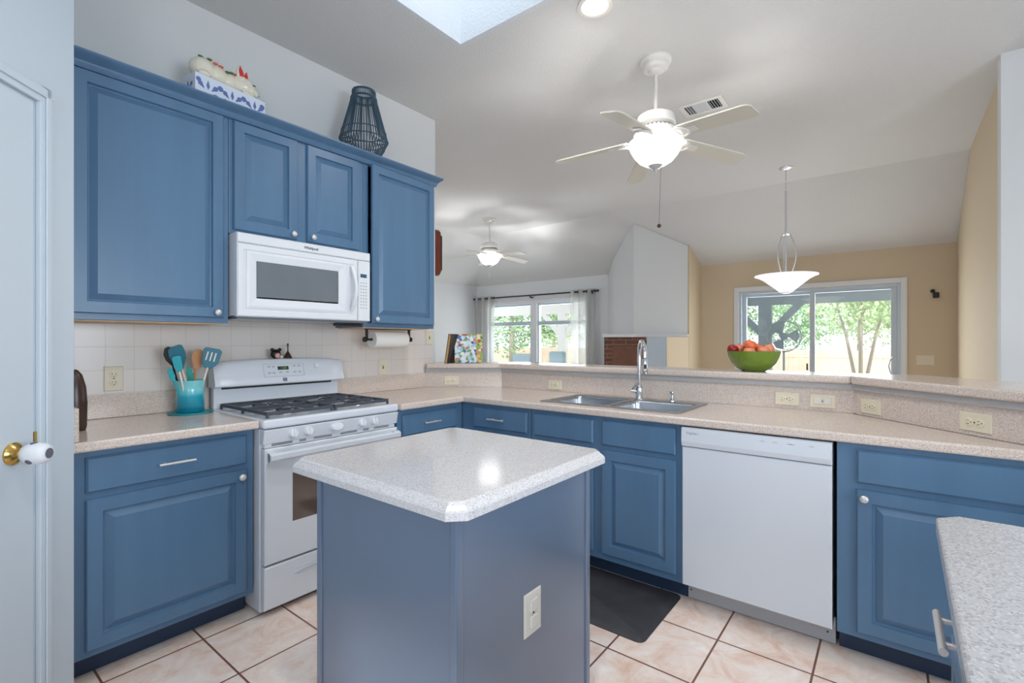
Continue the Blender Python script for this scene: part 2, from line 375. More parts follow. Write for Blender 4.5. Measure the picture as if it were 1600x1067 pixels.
sh.box(SKX0-T, SKX0, SKY0-T, SKY1+T, ZC+.0, 4.1).box(SKX1, SKX1+T, SKY0-T, SKY1+T, ZC, 4.1).box(SKX0, SKX1, SKY0-T, SKY0, ZC, 4.1).box(SKX0, SKX1, SKY1, SKY1+T, ZC, 4.1)
sw = struct('window_1', sh, M['shaft'], label='textured white skylight shaft in the kitchen ceiling')
mesh('glazing', MB().box(SKX0-T, SKX1+T, SKY0-T, SKY1+T, 4.1, 4.12), M['patiowhite'], sw)

# stove wall, with its end turning the corner
struct('wall_left', MB().box(.385, 2.74, 2.95, 3.07, 0, ZC), M['wall'])
struct('wall_end', MB().box(2.62, 2.74, 3.07, 5.2, 0, ZC), M['wall'])
# pantry wall: short return behind the worktop end, then the diagonal with the door
struct('wall_pantry_side', MB().box(.285, .385, 2.235, 3.07, 0, ZC), M['wallcool'])
DG = Fr((.385, 2.235, 0), (-1,-1,0), (0,0,1), (1,-1,0))      # u runs from the corner towards the camera side
pw = MB(); DG.box(pw, 0, 2.25, 0, ZC, -.1, 0)
pwall = struct('wall_pantry', pw, M['wallcool'])
struct('wall_back', MB().box(-1.3, -1.2, -2.75, .66, 0, ZC), M['wall'])
cut(bpy.data.objects['wall_back'], MB().box(-1.5, -1.0, -1.75, -.05, .85, 2.15))
struct('wall_front', MB().box(-1.3, 4.42, -2.75, -2.65, 0, ZC), M['wall'])
cut(bpy.data.objects['wall_front'], MB().box(-.05, 1.85, -2.9, -2.5, .85, 2.15))
struct('wall_nook', MB().box(4.30, 4.42, -2.65, YR+.04, 0, ZC), M['wall'])
rw = MB().ext([(4.42, YR, 0), (XF, YR, 0), (XF, YR, ZE), (XB, YR, ZC), (4.42, YR, ZC)], (0,-.12,0))
struct('wall_right', rw, M['tan'])
# far wall: dining side tan with the patio door opening, living side white with the window opening
wf = struct('wall_far_dining', MB().box(XF, XF+.12, YR-.12, 2.225, 0, ZE+.05), M['tan'])
cut(wf, MB().box(XF-.1, XF+.3, -.083, 1.709, 0.02, 1.975))
wl = struct('wall_far_living', MB().box(XF, XF+.12, 2.225, YL+.12, 0, ZE+.05), M['wall'])
cut(wl, MB().box(XF-.1, XF+.3, 4.17, 6.40, .75, 1.99))
struct('wall_living', MB().box(1.5, XF, YL, YL+.12, 0, ZE+.05), M['wall'])
struct('wall_divider', MB().ext([(6.99,2.274,0),(XF,2.222,0),(XF,2.222,ZE+.02),(6.99,2.274,2.65)], (0,.03,0)), M['tan'])

# pantry door: casing, slab, knob with child cover, strike
cs = MB(); DG.box(cs, .112, .157, 0, 2.09, 0, .016); DG.box(cs, .118, .14, 0, 2.082, .016, .022); DG.box(cs, .112, .95, 2.035, 2.09, 0, .016); DG.box(cs, .112, .95, 2.055, 2.082, .016, .022)
DG.box(cs, .905, .95, 0, 2.035, 0, .016)
struct('trim_1', cs, M['wallcool'], bevel=.003, label='white door casing around the pantry door')
ds = MB(); DG.box(ds, .168, .894, .01, 2.028, -.03, .004)
door = struct('door_1', ds, M['wallcool'], bevel=.002, label='white pantry door at the left edge with a brass knob under a white child cover')
kc = DG.p(.241, .943, 0); kb = MB().lathe([(.033,.004),(.034,.01),(.026,.018),(.014,.024),(.013,.05)], kc, 28, DG.W)
k1 = mesh('knob_rose', kb, M['brass'], door, smooth=40, label='polished brass knob rose and neck')
kv = MB().lathe([(.012,.034),(.024,.038),(.031,.052),(.033,.072),(.031,.088),(.026,.098),(.018,.1035),(.0001,.1035)], kc, 32, DG.W)
k2 = mesh('knob_cover', kv, M['whiteplastic'], door, smooth=50, label='white plastic child-proof knob cover')
hb = MB()
for th in (R(200), R(320), R(80)):
    d = DG.U*math.cos(th) + Vector((0,0,1))*math.sin(th); c = kc + DG.W*.066 + d*.0305
    hb.lathe([(.0095,0),(.0085,.0028),(.0001,.003)], c, 16, d)
mesh('grip_hole', hb, M['greytext'], k2, smooth=40)
mesh('cover_opening', MB().lathe([(.0155,0),(.0001,.0006)], kc+DG.W*.1036, 18, DG.W), M['greytext'], k2)
sb = MB(); DG.box(sb, .158, .167, .965, .995, -.002, .006); mesh('latch', sb, M['brass'], door)

# unseen window frames added behind the camera around the fill lamps
for nm, fb, (u0,u1) in (('added_window_4', MB(), (0,1)), ('added_window_5', MB(), (0,1))):
    if nm == 'added_window_4':
        for x0, x1, z0, z1 in ((-.05,0,.85,2.15),(1.8,1.85,.85,2.15),(0,1.8,.85,.9),(0,1.8,2.1,2.15),(.88,.92,.9,2.1)): fb.box(x0,x1,-2.74,-2.66,z0,z1)
    else:
        for y0, y1, z0, z1 in ((-1.75,-1.7,.85,2.15),(-.1,-.05,.85,2.15),(-1.7,-.1,.85,.9),(-1.7,-.1,2.1,2.15)): fb.box(-1.29,-1.21,y0,y1,z0,z1)
    struct(nm, fb, M['trim'])

# ------------------------------------------------------------------ patio door and living-room window
pd_ = empty('door_2', (XF, .813, 0), 'white sliding glass patio door in the tan far wall', kind='structure')
f = MB(); X0 = XF-.02
f.box(X0, XF+.001, 1.709, 1.769, 0, 2.04).box(X0, XF+.001, -.143, -.083, 0, 2.04).box(X0, XF+.001, -.083, 1.709, 1.98, 2.04)
mesh('casing', f, M['trim'], pd_, bevel=.004)
f = MB(); f.box(XF, XF+.11, 1.675, 1.709, .02, 1.975).box(XF, XF+.11, -.083, -.05, .02, 1.975).box(XF, XF+.11, -.05, 1.675, 1.94, 1.975).box(XF, XF+.11, -.05, 1.675, .02, .06)
mesh('frame', f, M['wallcool'], pd_, bevel=.003)
def sash(y0, y1, x, st, top):
    f = MB().box(x, x+.035, y0, y0+st, .06, 1.94).box(x, x+.035, y1-st, y1, .06, 1.94).box(x, x+.035, y0+st, y1-st, 1.94-top, 1.94).box(x, x+.035, y0+st, y1-st, .06, .16)
    s_ = mesh('sliding_panel', f, M['wallcool'], pd_, bevel=.003); mesh('pane', MB().box(x+.014, x+.02, y0+st, y1-st, .16, 1.94-top), M['glass'], s_); return s_
s1 = sash(.80, 1.675, XF+.06, .055, .04); s2 = sash(-.05, .85, XF+.015, .06, .03)
hx = XF+.012
mesh('handle', MB().tube([(hx, -.02, .86), (hx-.02, .015, .90), (hx-.026, .032, .98), (hx-.02, .015, 1.06), (hx, -.02, 1.10)], .008, 8), M['nickel'], s2, smooth=60)
mesh('catch', MB().box(hx-.012, hx+.004, .865, .885, .90, .99), M['redwood'], s2)

lw = empty('window_2', (XF, 5.28, .75), 'double white sash window behind sheer curtains in the living room', kind='structure')
f = MB(); f.box(XF-.015, XF, 4.10, 4.17, .7, 2.06).box(XF-.015, XF, 6.40, 6.47, .7, 2.06).box(XF-.015, XF, 4.17, 6.40, 1.99, 2.06)
mesh('casing', f, M['trim'], lw, bevel=.003)
mesh('sill', MB().box(XF-.05, XF, 4.08, 6.49, .71, .75), M['trim'], lw, bevel=.005)
mesh('mullion', MB().box(XF, XF+.11, 5.215, 5.355, .75, 1.99), M['trim'], lw)
for y0, y1 in ((4.17, 5.215), (5.355, 6.40)):
    f = MB(); f.box(XF+.03, XF+.1, y0, y0+.03, .75, 1.99).box(XF+.03, XF+.1, y1-.03, y1, .75, 1.99).box(XF+.03, XF+.1, y0+.03, y1-.03, 1.955, 1.99).box(XF+.03, XF+.1, y0+.03, y1-.03, .75, .79)
    w_ = mesh('sash', f, M['wallcool'], lw); 
    mesh('meeting_rail', MB().box(XF+.025, XF+.09, y0+.03, y1-.03, 1.585, 1.655), M['wallcool'], w_)
    mesh('pane', MB().box(XF+.06, XF+.064, y0+.03, y1-.03, .79, 1.585).box(XF+.075, XF+.079, y0+.03, y1-.03, 1.655, 1.955), M['glass'], w_)

RX = XF-.10; RZ = 2.135
rod = empty('curtain_rod', (RX, 5.3, RZ), 'long black curtain rod above the living room window', 'curtain rod')
mesh('rod', MB().cyl((RX, 3.90, RZ), (RX, 6.70, RZ), .014), M['rodblack'], rod, smooth=40)
for y in (3.89, 6.705): mesh('finial', MB().ball((RX, y, RZ), .022, 12, 8), M['rodblack'], rod, smooth=60)
for y in (4.0, 5.30, 6.60): mesh('bracket', MB().box(RX-.006, XF-.001, y-.006, y+.006, RZ-.045, RZ-.02).box(RX-.006, RX+.006, y-.006, y+.006, RZ-.03, RZ-.013), M['rodblack'], rod)
def curtain(y0, y1, waves, label):
    t = empty('curtain', (RX, (y0+y1)/2, .03), label, 'curtain')
    n_ = waves*12; top = RZ+.04; f = MB(); vs = []; fs = []
    zs = [.03, .4, .8, 1.2, 1.6, 1.9, 2.05, top]
    for zi, z in enumerate(zs):
        for i in range(n_+1):
            u = i/n_; a = .036 + .012*math.sin(zi*1.3+i*.2); vs.append((RX + a*math.sin(2*math.pi*waves*u), y0+(y1-y0)*u + .01*math.sin(z*5+i), z))
    for zi in range(len(zs)-1):
        for i in range(n_): k = zi*(n_+1)+i; fs.append((k, k+1, k+n_+2, k+n_+1))
    mesh('fabric', f.add(vs, fs), M['sheer'], t, smooth=80, fix=False)
    for w in range(waves*2):
        y = y0+(y1-y0)*(w+.5)/(waves*2) if False else y0+(y1-y0)*(w+.0)/(waves*2)+.01
        mesh('grommet', MB().tube([(RX+.023*math.cos(k*math.pi/6)*.35, y+.0*k, RZ+.023*math.sin(k*math.pi/6)) for k in range(12)], .005, 6, closed=True), M['rodblack'], t, smooth=60)
curtain(3.93, 4.42, 3, 'sheer off-white curtain at the right side of the living room window, beside the fireplace')
curtain(6.17, 6.66, 3, 'sheer off-white curtain at the left side of the living room window, by the room corner')

# ------------------------------------------------------------------ corner fireplace
fp = empty('fireplace', (6.9, 2.9, 0), 'white corner fireplace with tall chimney breast and brown brick surround', 'fireplace')
ch = MB(); pl = [(6.48,2.886),(6.985,2.29),(7.0,2.312),(7.395,2.312),(7.395,3.75),(7.057,3.489)]
zt = lambda x_: ZC-(x_-XB)*(ZC-ZE)/(XF-XB)
n5 = len(pl); vs = [(x_, y_, 1.385) for x_, y_ in pl] + [(x_, y_, zt(x_)-.002) for x_, y_ in pl]
ch.add(vs, [tuple(range(6))[::-1], tuple(range(6, 12))] + [(i, (i+1)%6, (i+1)%6+6, i+6) for i in range(6)])
mesh('chimney_breast', ch, M['wall'], fp)
mesh('mantel', MB().prism([(6.42,2.88),(6.945,2.274),(6.985,2.274),(7.0,2.312),(7.39,2.312),(7.39,3.35),(6.42,3.35)], 1.340, 1.3845), M['trim'], fp, bevel=.006)
mesh('brick_surround', MB().box(6.47, 7.0, 2.684, 3.343, 0, 1.34), M['brick'], fp)
mesh('fire_screen', MB().box(6.455, 6.47, 2.76, 3.20, 0, 1.22), M['brickpanel'], fp, bevel=.006)
mesh('side_panel', MB().prism([(6.455,2.403),(6.455,2.684),(6.9,2.684),(6.9,2.403)], 0, 1.34), M['wallcool'], fp, bevel=.004)
mesh('tan_return', MB().prism([(6.46,2.400),(6.93,2.262),(6.98,2.275),(6.98,2.400)], 0, 1.34), M['tan'], fp, label='tan painted return beside the white panel')

# ------------------------------------------------------------------ cabinets
DOOR = [(0,0),(0,.012),(.004,.018),(.049,.018),(.0515,.008),(.054,.0045),(.058,.004),(.081,.0155),(.0835,.017)]
FRONT = [(0,0),(0,.010),(.007,.018)]
def knob(fr, u, v, parent, w=.018):
    mesh('knob', MB().lathe([(.007,0),(.006,.010),(.0145,.016),(.0155,.021),(.012,.026),(.0001,.0285)], fr.p(u, v, w), 20, fr.W), M['knob'], parent, smooth=50, label='round satin nickel knob')
def bar(fr, u0, u1, v, parent, w=.018, r=.0055, out=.032):
    f = MB().cyl(fr.p(u0, v, w+out), fr.p(u1, v, w+out), r)
    for u in (u0+(u1-u0)*.2, u1-(u1-u0)*.2): f.cyl(fr.p(u, v, w), fr.p(u, v, w+out), r*.8)
    mesh('handle', f, M['nickel'], parent, smooth=40, label='brushed nickel bar handle')
def cdoor(fr, u0, u1, v0, v1, parent, kn=None, name='door', m='blue'):
    d = mesh(name, fr.rings(MB(), u0, u1, v0, v1, DOOR), M[m], parent)
    if kn: knob(fr, kn[0], kn[1], d)
    return d
def drawer(fr, u0, u1, v0, v1, parent, h=None, name='drawer'):
    d = mesh(name, fr.rings(MB(), u0, u1, v0, v1, FRONT), M['blue'], parent)
    if h: bar(fr, h[0], h[1], (v0+v1)/2 if len(h) < 3 else h[2], d)
    return d
def carcass(fr, u0, u1, depth, parent, z0=.1, z1=.874, kick=True, sides=(1,1), e=.002):
    """hollow box behind the face plane w=0, with toe kick"""
    f = MB(); t = .018; fr.box(f, u0, u1, z0, z1, -t, 0)
    fr.box(f, u0, u0+t, z0, z1, -depth, -t); fr.box(f, u1-t, u1, z0, z1, -depth, -t)
    fr.box(f, u0+t, u1-t, z0, z0+t, -depth, -t); fr.box(f, u0+t, u1-t, z0+t, z1, -depth, -depth+t)
    mesh('body', f, M['blue'], parent)
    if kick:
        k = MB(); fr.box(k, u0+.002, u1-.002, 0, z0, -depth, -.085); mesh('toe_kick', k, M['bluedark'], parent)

L_ = fy(2.358)
c = empty('base_cabinet', (.71, 2.65, 0), 'blue base cabinet left of the range, one drawer over one wide door', 'cabinet', 'blue base cabinets')
carcass(L_, .405, 1.038, .585, c)
drawer(L_, .437, 1.005, .714, .847, c, (.656, .786)); cdoor(L_, .437, 1.005, .126, .689, c, (.978, .660))
S_ = fy(2.288)
c = empty('base_cabinet', (2.1, 2.6, 0), 'blue corner base cabinet between the range and the peninsula, with one drawer', 'cabinet', 'blue base cabinets')
carcass(S_, 1.82, 2.372, .655, c)
drawer(S_, 1.855, 2.305, .716, .843, c, (2.0, 2.13)); cdoor(S_, 1.855, 2.305, .13, .693, c, (1.885, .66))
P_ = fx(2.368)
c = empty('base_cabinet', (2.67, 1.98, 0), 'blue base cabinet in the inner corner of the peninsula, drawer with a bar handle', 'cabinet', 'blue base cabinets')
carcass(P_, -2.28, -1.709, .60, c)
drawer(P_, -2.165, -1.733, .721, .849, c, (-2.02, -1.89)); cdoor(P_, -2.165, -1.733, .137, .693, c, (-1.76, .66))
c = empty('base_cabinet', (2.67, 1.25, 0), 'blue sink base cabinet under the steel sink, two false drawer fronts over two doors', 'cabinet', 'blue base cabinets')
carcass(P_, -1.705, -.803, .60, c)
drawer(P_, -1.683, -1.285, .721, .851, c, name='false_front'); drawer(P_, -1.232, -.831, .721, .853, c, name='false_front')
cdoor(P_, -1.683, -1.285, .137, .694, c); cdoor(P_, -1.232, -.831, .137, .694, c)
c = empty('base_cabinet', (2.67, -.14, 0), 'blue base cabinet right of the dishwasher, wide drawer front over a door with a knob', 'cabinet', 'blue base cabinets')
f = MB(); fr = P_
f.prism([(2.368,.176),(2.368,-.445),(2.386,-.427),(2.386,.176)], .1, .874)
f.prism([(2.386,.158),(2.386,.176),(2.96,.176),(2.96,.158)], .1, .874); f.prism([(2.386,-.40),(2.96,.145),(2.96,.158),(2.386,-.385)], .1, .874); f.prism([(2.386,-.385),(2.95,.15),(2.386,.158)], .1, .118)
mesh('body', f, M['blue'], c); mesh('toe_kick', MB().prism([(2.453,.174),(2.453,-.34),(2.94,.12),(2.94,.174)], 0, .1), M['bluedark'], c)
drawer(P_, -.11, .415, .718, .849, c, name='drawer'); cdoor(P_, -.11, .415, .128, .693, c, (-.085, .663))

# wall cabinets
W_ = fy(2.628); UB, UT = 1.37, 2.437
def wallcab(x0, x1, z0, label, hollow=False):
    c = empty('wall_cabinet', ((x0+x1)/2, 2.79, z0), label, 'cabinet', 'blue wall cabinets'); f = MB()
    if hollow:
        f.box(x0, x0+.035, 2.628, 2.645, z0, UT).box(x1-.03, x1, 2.628, 2.645, z0, UT).box(x0+.035, x1-.03, 2.628, 2.645, UT-.04, UT).box(x0+.035, x1-.03, 2.628, 2.645, z0, z0+.03)
        f.box(x0, x0+.016, 2.645, 2.949, z0, UT).box(x1-.016, x1, 2.645, 2.949, z0, UT).box(x0+.016, x1-.016, 2.645, 2.949, UT-.02, UT).box(x0+.016, x1-.016, 2.645, 2.949, z0+.012, z0+.03).box(x0+.016, x1-.016, 2.935, 2.949, z0+.03, UT-.02)
    else: f.box(x0, x1, 2.628, 2.949, z0, UT)
    mesh('body', f, M['blue'], c)
    mesh('underside', MB().box(x0+.02, x1-.02, 2.66, 2.948, z0-.006, z0-.0005), M['wood_under'], c, label='raw wood underside'); return c
c = wallcab(.405, 1.036, UB, 'large blue wall cabinet at the left with one tall door'); cdoor(W_, .442, 1.011, 1.396, 2.40, c, (.978, 1.42))
c = wallcab(1.038, 1.826, 1.825, 'short blue two-door wall cabinet above the microwave')
cdoor(W_, 1.058, 1.390, 1.846, 2.398, c, (1.362, 1.872)); cdoor(W_, 1.449, 1.789, 1.846, 2.398, c, (1.477, 1.872))
c = wallcab(1.828, 2.425, UB, 'blue wall cabinet at the right end, its door standing slightly ajar', hollow=True)
for z_ in (1.72, 2.07): mesh('shelf', MB().box(1.845, 2.408, 2.66, 2.934, z_, z_+.015), M['void'], c)  # shelves coloured near-black for the shade inside the ajar cabinet
ang = R(3.0); hp = Vector((2.415, 2.626, 0)); W4 = Fr(hp, (math.cos(ang), math.sin(ang), 0), (0,0,1), (math.sin(ang), -math.cos(ang), 0))
d4 = mesh('door', W4.rings(MB(), -.552, 0, 1.396, 2.402, DOOR), M['blue'], c); knob(W4, -.528, 1.42, d4)
# crown moulding across the three wall cabinets
cr = MB(); prof = [(2.630,2.400),(2.612,2.402),(2.603,2.412),(2.598,2.425),(2.580,2.436),(2.562,2.444),(2.556,2.450),(2.556,2.457),(2.630,2.457)]
x0, x1 = .405, 2.425
vs = []; 
for y_, z_ in prof: vs.append((x0, y_, z_))
for y_, z_ in prof: vs.append((x1+(2.630-y_)*.45, y_, z_))
for y_, z_ in prof: vs.append((x1+(2.630-y_)*.45, 2.945, z_))
n9 = len(prof); fs = [tuple(range(n9)), tuple(range(2*n9, 3*n9))[::-1]]
for k in (0, 1):
    for i in range(n9-1 if k == 0 else n9): j = (i+1) % n9; fs.append((k*n9+i, k*n9+j, (k+1)*n9+j, (k+1)*n9+i))
crm = MB().add(vs[:2*n9], [tuple(range(n9)), tuple(range(n9, 2*n9))[::-1]] + [(i, (i+1)%n9, (i+1)%n9+n9, i+n9) for i in range(n9)])
mesh('crown_moulding', crm, M['blue'], None, smooth=30, label='dark blue crown moulding along the top of the wall cabinets', cat='moulding')
M['bluesmooth2'] = M['bluesmooth']

# ------------------------------------------------------------------ worktops
def top(name, poly, label, m='counter', holes=(), bev=.009, z0=.876, z1=.914):
    e_ = empty(name, (sum(p[0] for p in poly)/len(poly), sum(p[1] for p in poly)/len(poly), z0), label, 'countertop')
    s_ = mesh('slab', MB().prism(poly, z0, z1), M[m], e_)
    if holes: cut(s_, *holes)
    md = s_.modifiers.new('edge', 'BEVEL'); md.width = bev; md.segments = 3; md.limit_method = 'ANGLE'; md.angle_limit = R(50)
    return e_
lt = top('countertop', [(.387,2.292),(1.040,2.292),(1.040,2.949),(.387,2.949)], 'speckled beige countertop left of the range')
mesh('backsplash', MB().box(.412, 1.040, 2.93, 2.949, .9145, 1.025), M['counter'], lt, bevel=.003)
mesh('backsplash', MB().box(.387, .411, 2.30, 2.949, .9145, 1.038), M['counter'], lt, bevel=.004)
DGR = ((2.99,.153), (-.7178,-.6963))
ct = [(1.818,2.24),(2.33,2.24),(2.33,-.487),(2.99,.153),(2.99,2.449),(2.62,2.93),(2.62,2.949),(1.818,2.949)]
rt = top('countertop', ct, 'long speckled beige countertop of the peninsula, around the sink and past the dishwasher', holes=(MB().box(2.445, 2.895, .858, 1.665, .8, 1.0),))
mesh('backsplash', MB().box(1.818, 2.62, 2.93, 2.949, .9145, 1.025), M['counter'], rt, bevel=.003)
mesh('backsplash', MB().prism([(2.62,2.93),(2.62,2.949),(2.67,2.949),(3.01,2.458),(2.99,2.449)], .9145, 1.035), M['counter'], rt)
mesh('backsplash', MB().box(2.99, 3.01, .145, 2.449, .9145, 1.035), M['counter'], rt)
dx, dy = DGR[1]; LR = .93; nx, ny = .6963, -.7178
mesh('backsplash', MB().prism([(2.99,.153),(2.99+dx*LR,.153+dy*LR),(2.99+dx*LR+nx*.02,.153+dy*LR+ny*.02),(3.012,.146)], .9145, 1.035), M['counter'], rt)

# knee wall under the bar, bar trim strip and bar top
kw = MB()
kw.prism([(2.67,2.949),(3.01,2.458),(3.11,2.49),(2.79,3.07),(2.74,3.07),(2.74,2.949)], 0, 1.035); kw.box(3.012, 3.11, .145, 2.485, 0, 1.035)
LK = 1.6
kw.prism([(3.012,.146),(2.99+dx*LK+nx*.022,.153+dy*LK+ny*.022),(2.99+dx*LK+nx*.12,.153+dy*LK+ny*.12),(3.11,.105)], 0, 1.035)
struct('wall_bar', kw, M['wall'])
st = MB()
A0 = (2.612,2.925); A1 = (2.975,2.442); A2 = (2.975,.159); A3 = (2.99+dx*LK-nx*.016,.153+dy*LK-ny*.016)
st.prism([A0, A1, (3.11,2.49), (2.74,3.07), (2.742,2.925)], 1.036, 1.063); st.box(2.975, 3.11, .14, 2.45, 1.036, 1.063)
st.prism([A2, A3, (A3[0]+nx*.13, A3[1]+ny*.13), (3.11,.1)], 1.036, 1.063)
struct('trim_2', st, M['strip'], label='grey trim strip under the bar top')
bt = empty('bar_top', (3.1, 1.3, 1.063), 'raised speckled beige bar top running along the peninsula', 'bar top')
bm_ = [(2.60,2.90),(2.955,2.436),(2.955,.166),(3.27,.02),(3.27,2.52),(2.86,3.10),(2.745,3.10),(2.745,2.925),(2.615,2.925)]
mesh('slab', MB().prism(bm_, 1.064, 1.104), M['counter'], bt, bevel=.012, seg=3)
B3 = (2.99+dx*LK-nx*.035,.153+dy*LK-ny*.035)
mesh('slab', MB().prism([(2.955,.1645), B3, (B3[0]+nx*.42, B3[1]+ny*.42), (3.30,-.115), (3.27,.0185)], 1.064, 1.104), M['counter'], bt, bevel=.010, seg=3)

# tiled backsplash behind the range and worktops
struct('wall_tile', MB().box(.386, 2.70, 2.941, 2.9495, .9, 1.40), M['tile'], label='square white wall tiles between worktop and wall cabinets')

# ------------------------------------------------------------------ outlets and switches
def outlet(fr, u, v, label, horiz=False, kind='duplex', m='ivory', w=.070, h=.1145, group='ivory outlets'):
    c_ = fr.p(u, v, 0); t = empty('wall_outlet' if kind in ('duplex',) else 'wall_switch', c_, label, 'outlet' if kind == 'duplex' else 'switch', group)
    U, V = (fr.V, -fr.U) if horiz else (fr.U, fr.V)
    q = Fr(c_, U, V, fr.W)
    mesh('plate', q.rings(MB(), -w/2, w/2, -h/2, h/2, [(0,0),(0,.003),(.003,.0055)]), M[m], t)
    face = M['ivorylight'] if m == 'ivory' else M['offwhite']
    if kind == 'duplex':
        for s in (-1, 1):
            f = MB().lathe([(.0165,.0055),(.0165,.0075),(.0155,.008)], q.p(0, s*.0195, 0), 20, q.W); so = mesh('socket', f, face, t, smooth=30)
            g_ = MB(); q.box(g_, -.0075, -.0055, s*.0195-.001, s*.0195+.008, .0078, .0083); q.box(g_, .0055, .0075, s*.0195-.001, s*.0195+.008, .0078, .0083)
            g_.lathe([(.0024,.0078),(.0024,.0083)], q.p(0, s*.0195-.008, 0), 8, q.W); mesh('slot', g_, M['slot'], so)
        mesh('screw', MB().lathe([(.003,.0055),(.0028,.007)], q.p(0,0,0), 10, q.W), M['slot'], t)
    elif kind == 'cover':
        for s in (-1, 1):
            f = MB(); q.rings(f, -.0165, .0165, s*.022-.0165, s*.022+.0165, [(0,.0055),(0,.009),(.002,.011)]); mesh('socket_cover', f, M['offwhite'], t, bevel=.001, label='off-white plastic safety cover')
        mesh('screw', MB().lathe([(.003,.0055),(.0028,.007)], q.p(0,0,0), 10, q.W), M['slot'], t)
    elif kind == 'toggle':
        nsw = max(1, round(w/.046)-0) if w > .1 else 1
        for i in range(nsw):
            uu = (i-(nsw-1)/2)*.046; g_ = MB(); q.box(g_, uu-.005, uu+.005, -.012, .012, .0055, .0062); mesh('toggle_slot', g_, M['slot'] if w < .1 else M['ivory'], t)
            g_ = MB(); q.box(g_, uu-.0035, uu+.0035, .0, .009, .006, .016); mesh('toggle', g_, face, t)
    return t
TW = fy(2.940); outlet(TW, .650, 1.100, 'ivory duplex outlet on the tiled wall beside the turquoise crock', w=.0745, h=.117)
outlet(TW, 2.212, 1.091, 'ivory switch plate on the tiled wall right of the range under the paper towel', kind='toggle', group='ivory switches')
outlet(TW, 2.665, 1.31, 'ivory switch plate at the far right end of the tiled wall', kind='toggle', group='ivory switches')
# diagonal splash outlet left
v1 = Vector((2.99-2.62, 2.449-2.93, 0)).normalized(); DL = Fr((2.62,2.93,0), v1, (0,0,1), (v1.y, -v1.x, 0))
outlet(DL, .205, .966, 'ivory outlet on the short diagonal backsplash near the wall cabinets', True)
PX = fx(2.9895)
outlet(PX, -1.944, .962, 'ivory outlet on the peninsula backsplash left of the sink', True)
outlet(PX, -.448, .968, 'ivory outlet on the peninsula backsplash, first to the right of the sink', True)
outlet(PX, -.285, .967, 'ivory outlet plate with two off-white safety covers on the peninsula backsplash', True, 'cover')
DR = Fr((2.99,.153,0), (dx,dy,0), (0,0,1), (-nx,-ny,0))
outlet(DR, .105, .962, 'ivory outlet on the angled backsplash just past the seam', True)
outlet(DR, .585, .966, 'ivory outlet nearest the right edge of the view, on the angled backsplash', True, w=.072, h=.118)
FW = Fr((XF-.001,0,0), (0,-1,0), (0,0,1), (-1,0,0))
outlet(FW, .306, 1.06, 'tan three-gang switch plate on the far wall right of the patio door', kind='toggle', w=.165, h=.115, group='dining switches')
RWF = Fr((0,YR+.0005,0), (-1,0,0), (0,0,1), (0,1,0))
outlet(RWF, -4.50, 1.12, 'ivory switch plate seen edge-on at the near end of the right-hand tan wall', kind='toggle', group='dining switches')

# small black sensor on the far wall
t = empty('security_camera', (XF-.001, -.395, 1.80), 'small black wall-mounted camera on the tan far wall', 'camera')
mesh('body', MB().box(XF-.08, XF-.03, -.425, -.37, 1.775, 1.84), M['black'], t, bevel=.01)
mesh('mount', MB().cyl((XF-.001,-.37,1.86), (XF-.012,-.37,1.86), .022).cyl((XF-.01,-.37,1.86), (XF-.05,-.39,1.82), .009), M['black'], t)

# ------------------------------------------------------------------ range
SX0, SX1 = 1.047, 1.812
rg = empty('range', (1.43, 2.6, 0), 'white freestanding gas range with black grates', 'stove')
mesh('body', MB().box(SX0, SX1, 2.312, 2.90, .015, .872), M['white'], rg, bevel=.004)
for x_ in (SX0+.03, SX1-.07): mesh('foot', MB().box(x_, x_+.04, 2.36, 2.40, 0, .015), M['black'], rg)
ck = MB().prism([(SX0-.004,2.262),(SX1+.004,2.262),(SX1+.004,2.90),(SX0-.004,2.90)], .873, .915)
mesh('cooktop', ck, M['white'], rg, bevel=.012, seg=3)
RF = fy(2.30)
# control panel
cp = MB().ext([(SX0,2.31,.802),(SX0,2.276,.802),(SX0,2.262,.868),(SX0,2.31,.872)], (SX1-SX0,0,0)); mesh('control_panel', cp, M['white'], rg, bevel=.003)
KF = Fr((0,2.2695,.835), (1,0,0), (0,.014,-.066), (0,-.978,-.207)); KF = Fr((0,2.2695,.835), (1,0,0), (0,.207,.978), (0,-.978,.207))
for xk in (1.184,1.262,1.569,1.646):
    kn = mesh('burner_knob', MB().lathe([(.022,0),(.021,.012),(.019,.02),(.017,.022),(.0001,.023)], KF.p(xk,0,0), 24, KF.W), M['whiteplastic'], rg, smooth=40)
    g_ = MB(); KF.box(g_, xk-.004, xk+.004, -.019, .019, .018, .030); mesh('grip', g_, M['whiteplastic'], kn, bevel=.002)
mesh('oven_knob', MB().lathe([(.022,0),(.021,.012),(.018,.018),(.0001,.02)], KF.p(1.417,0,0), 28, KF.W, sx=1.7, sy=1.0), M['whiteplastic'], rg, smooth=40)
# vent strip
vs_ = mesh('vent_strip', MB().box(SX0+.01, SX1-.01, 2.285, 2.311, .782, .801), M['whiteplastic'], rg)
g_ = MB()
for a_, b_2 in ((1.09,1.19),(1.225,1.26),(1.30,1.40),(1.45,1.55),(1.59,1.625),(1.66,1.76)): g_.box(a_, b_2, 2.2840, 2.286, .7885, .7915).box(a_, b_2, 2.2840, 2.286, .7945, .7975)
mesh('slot', g_, M['slot'], vs_)
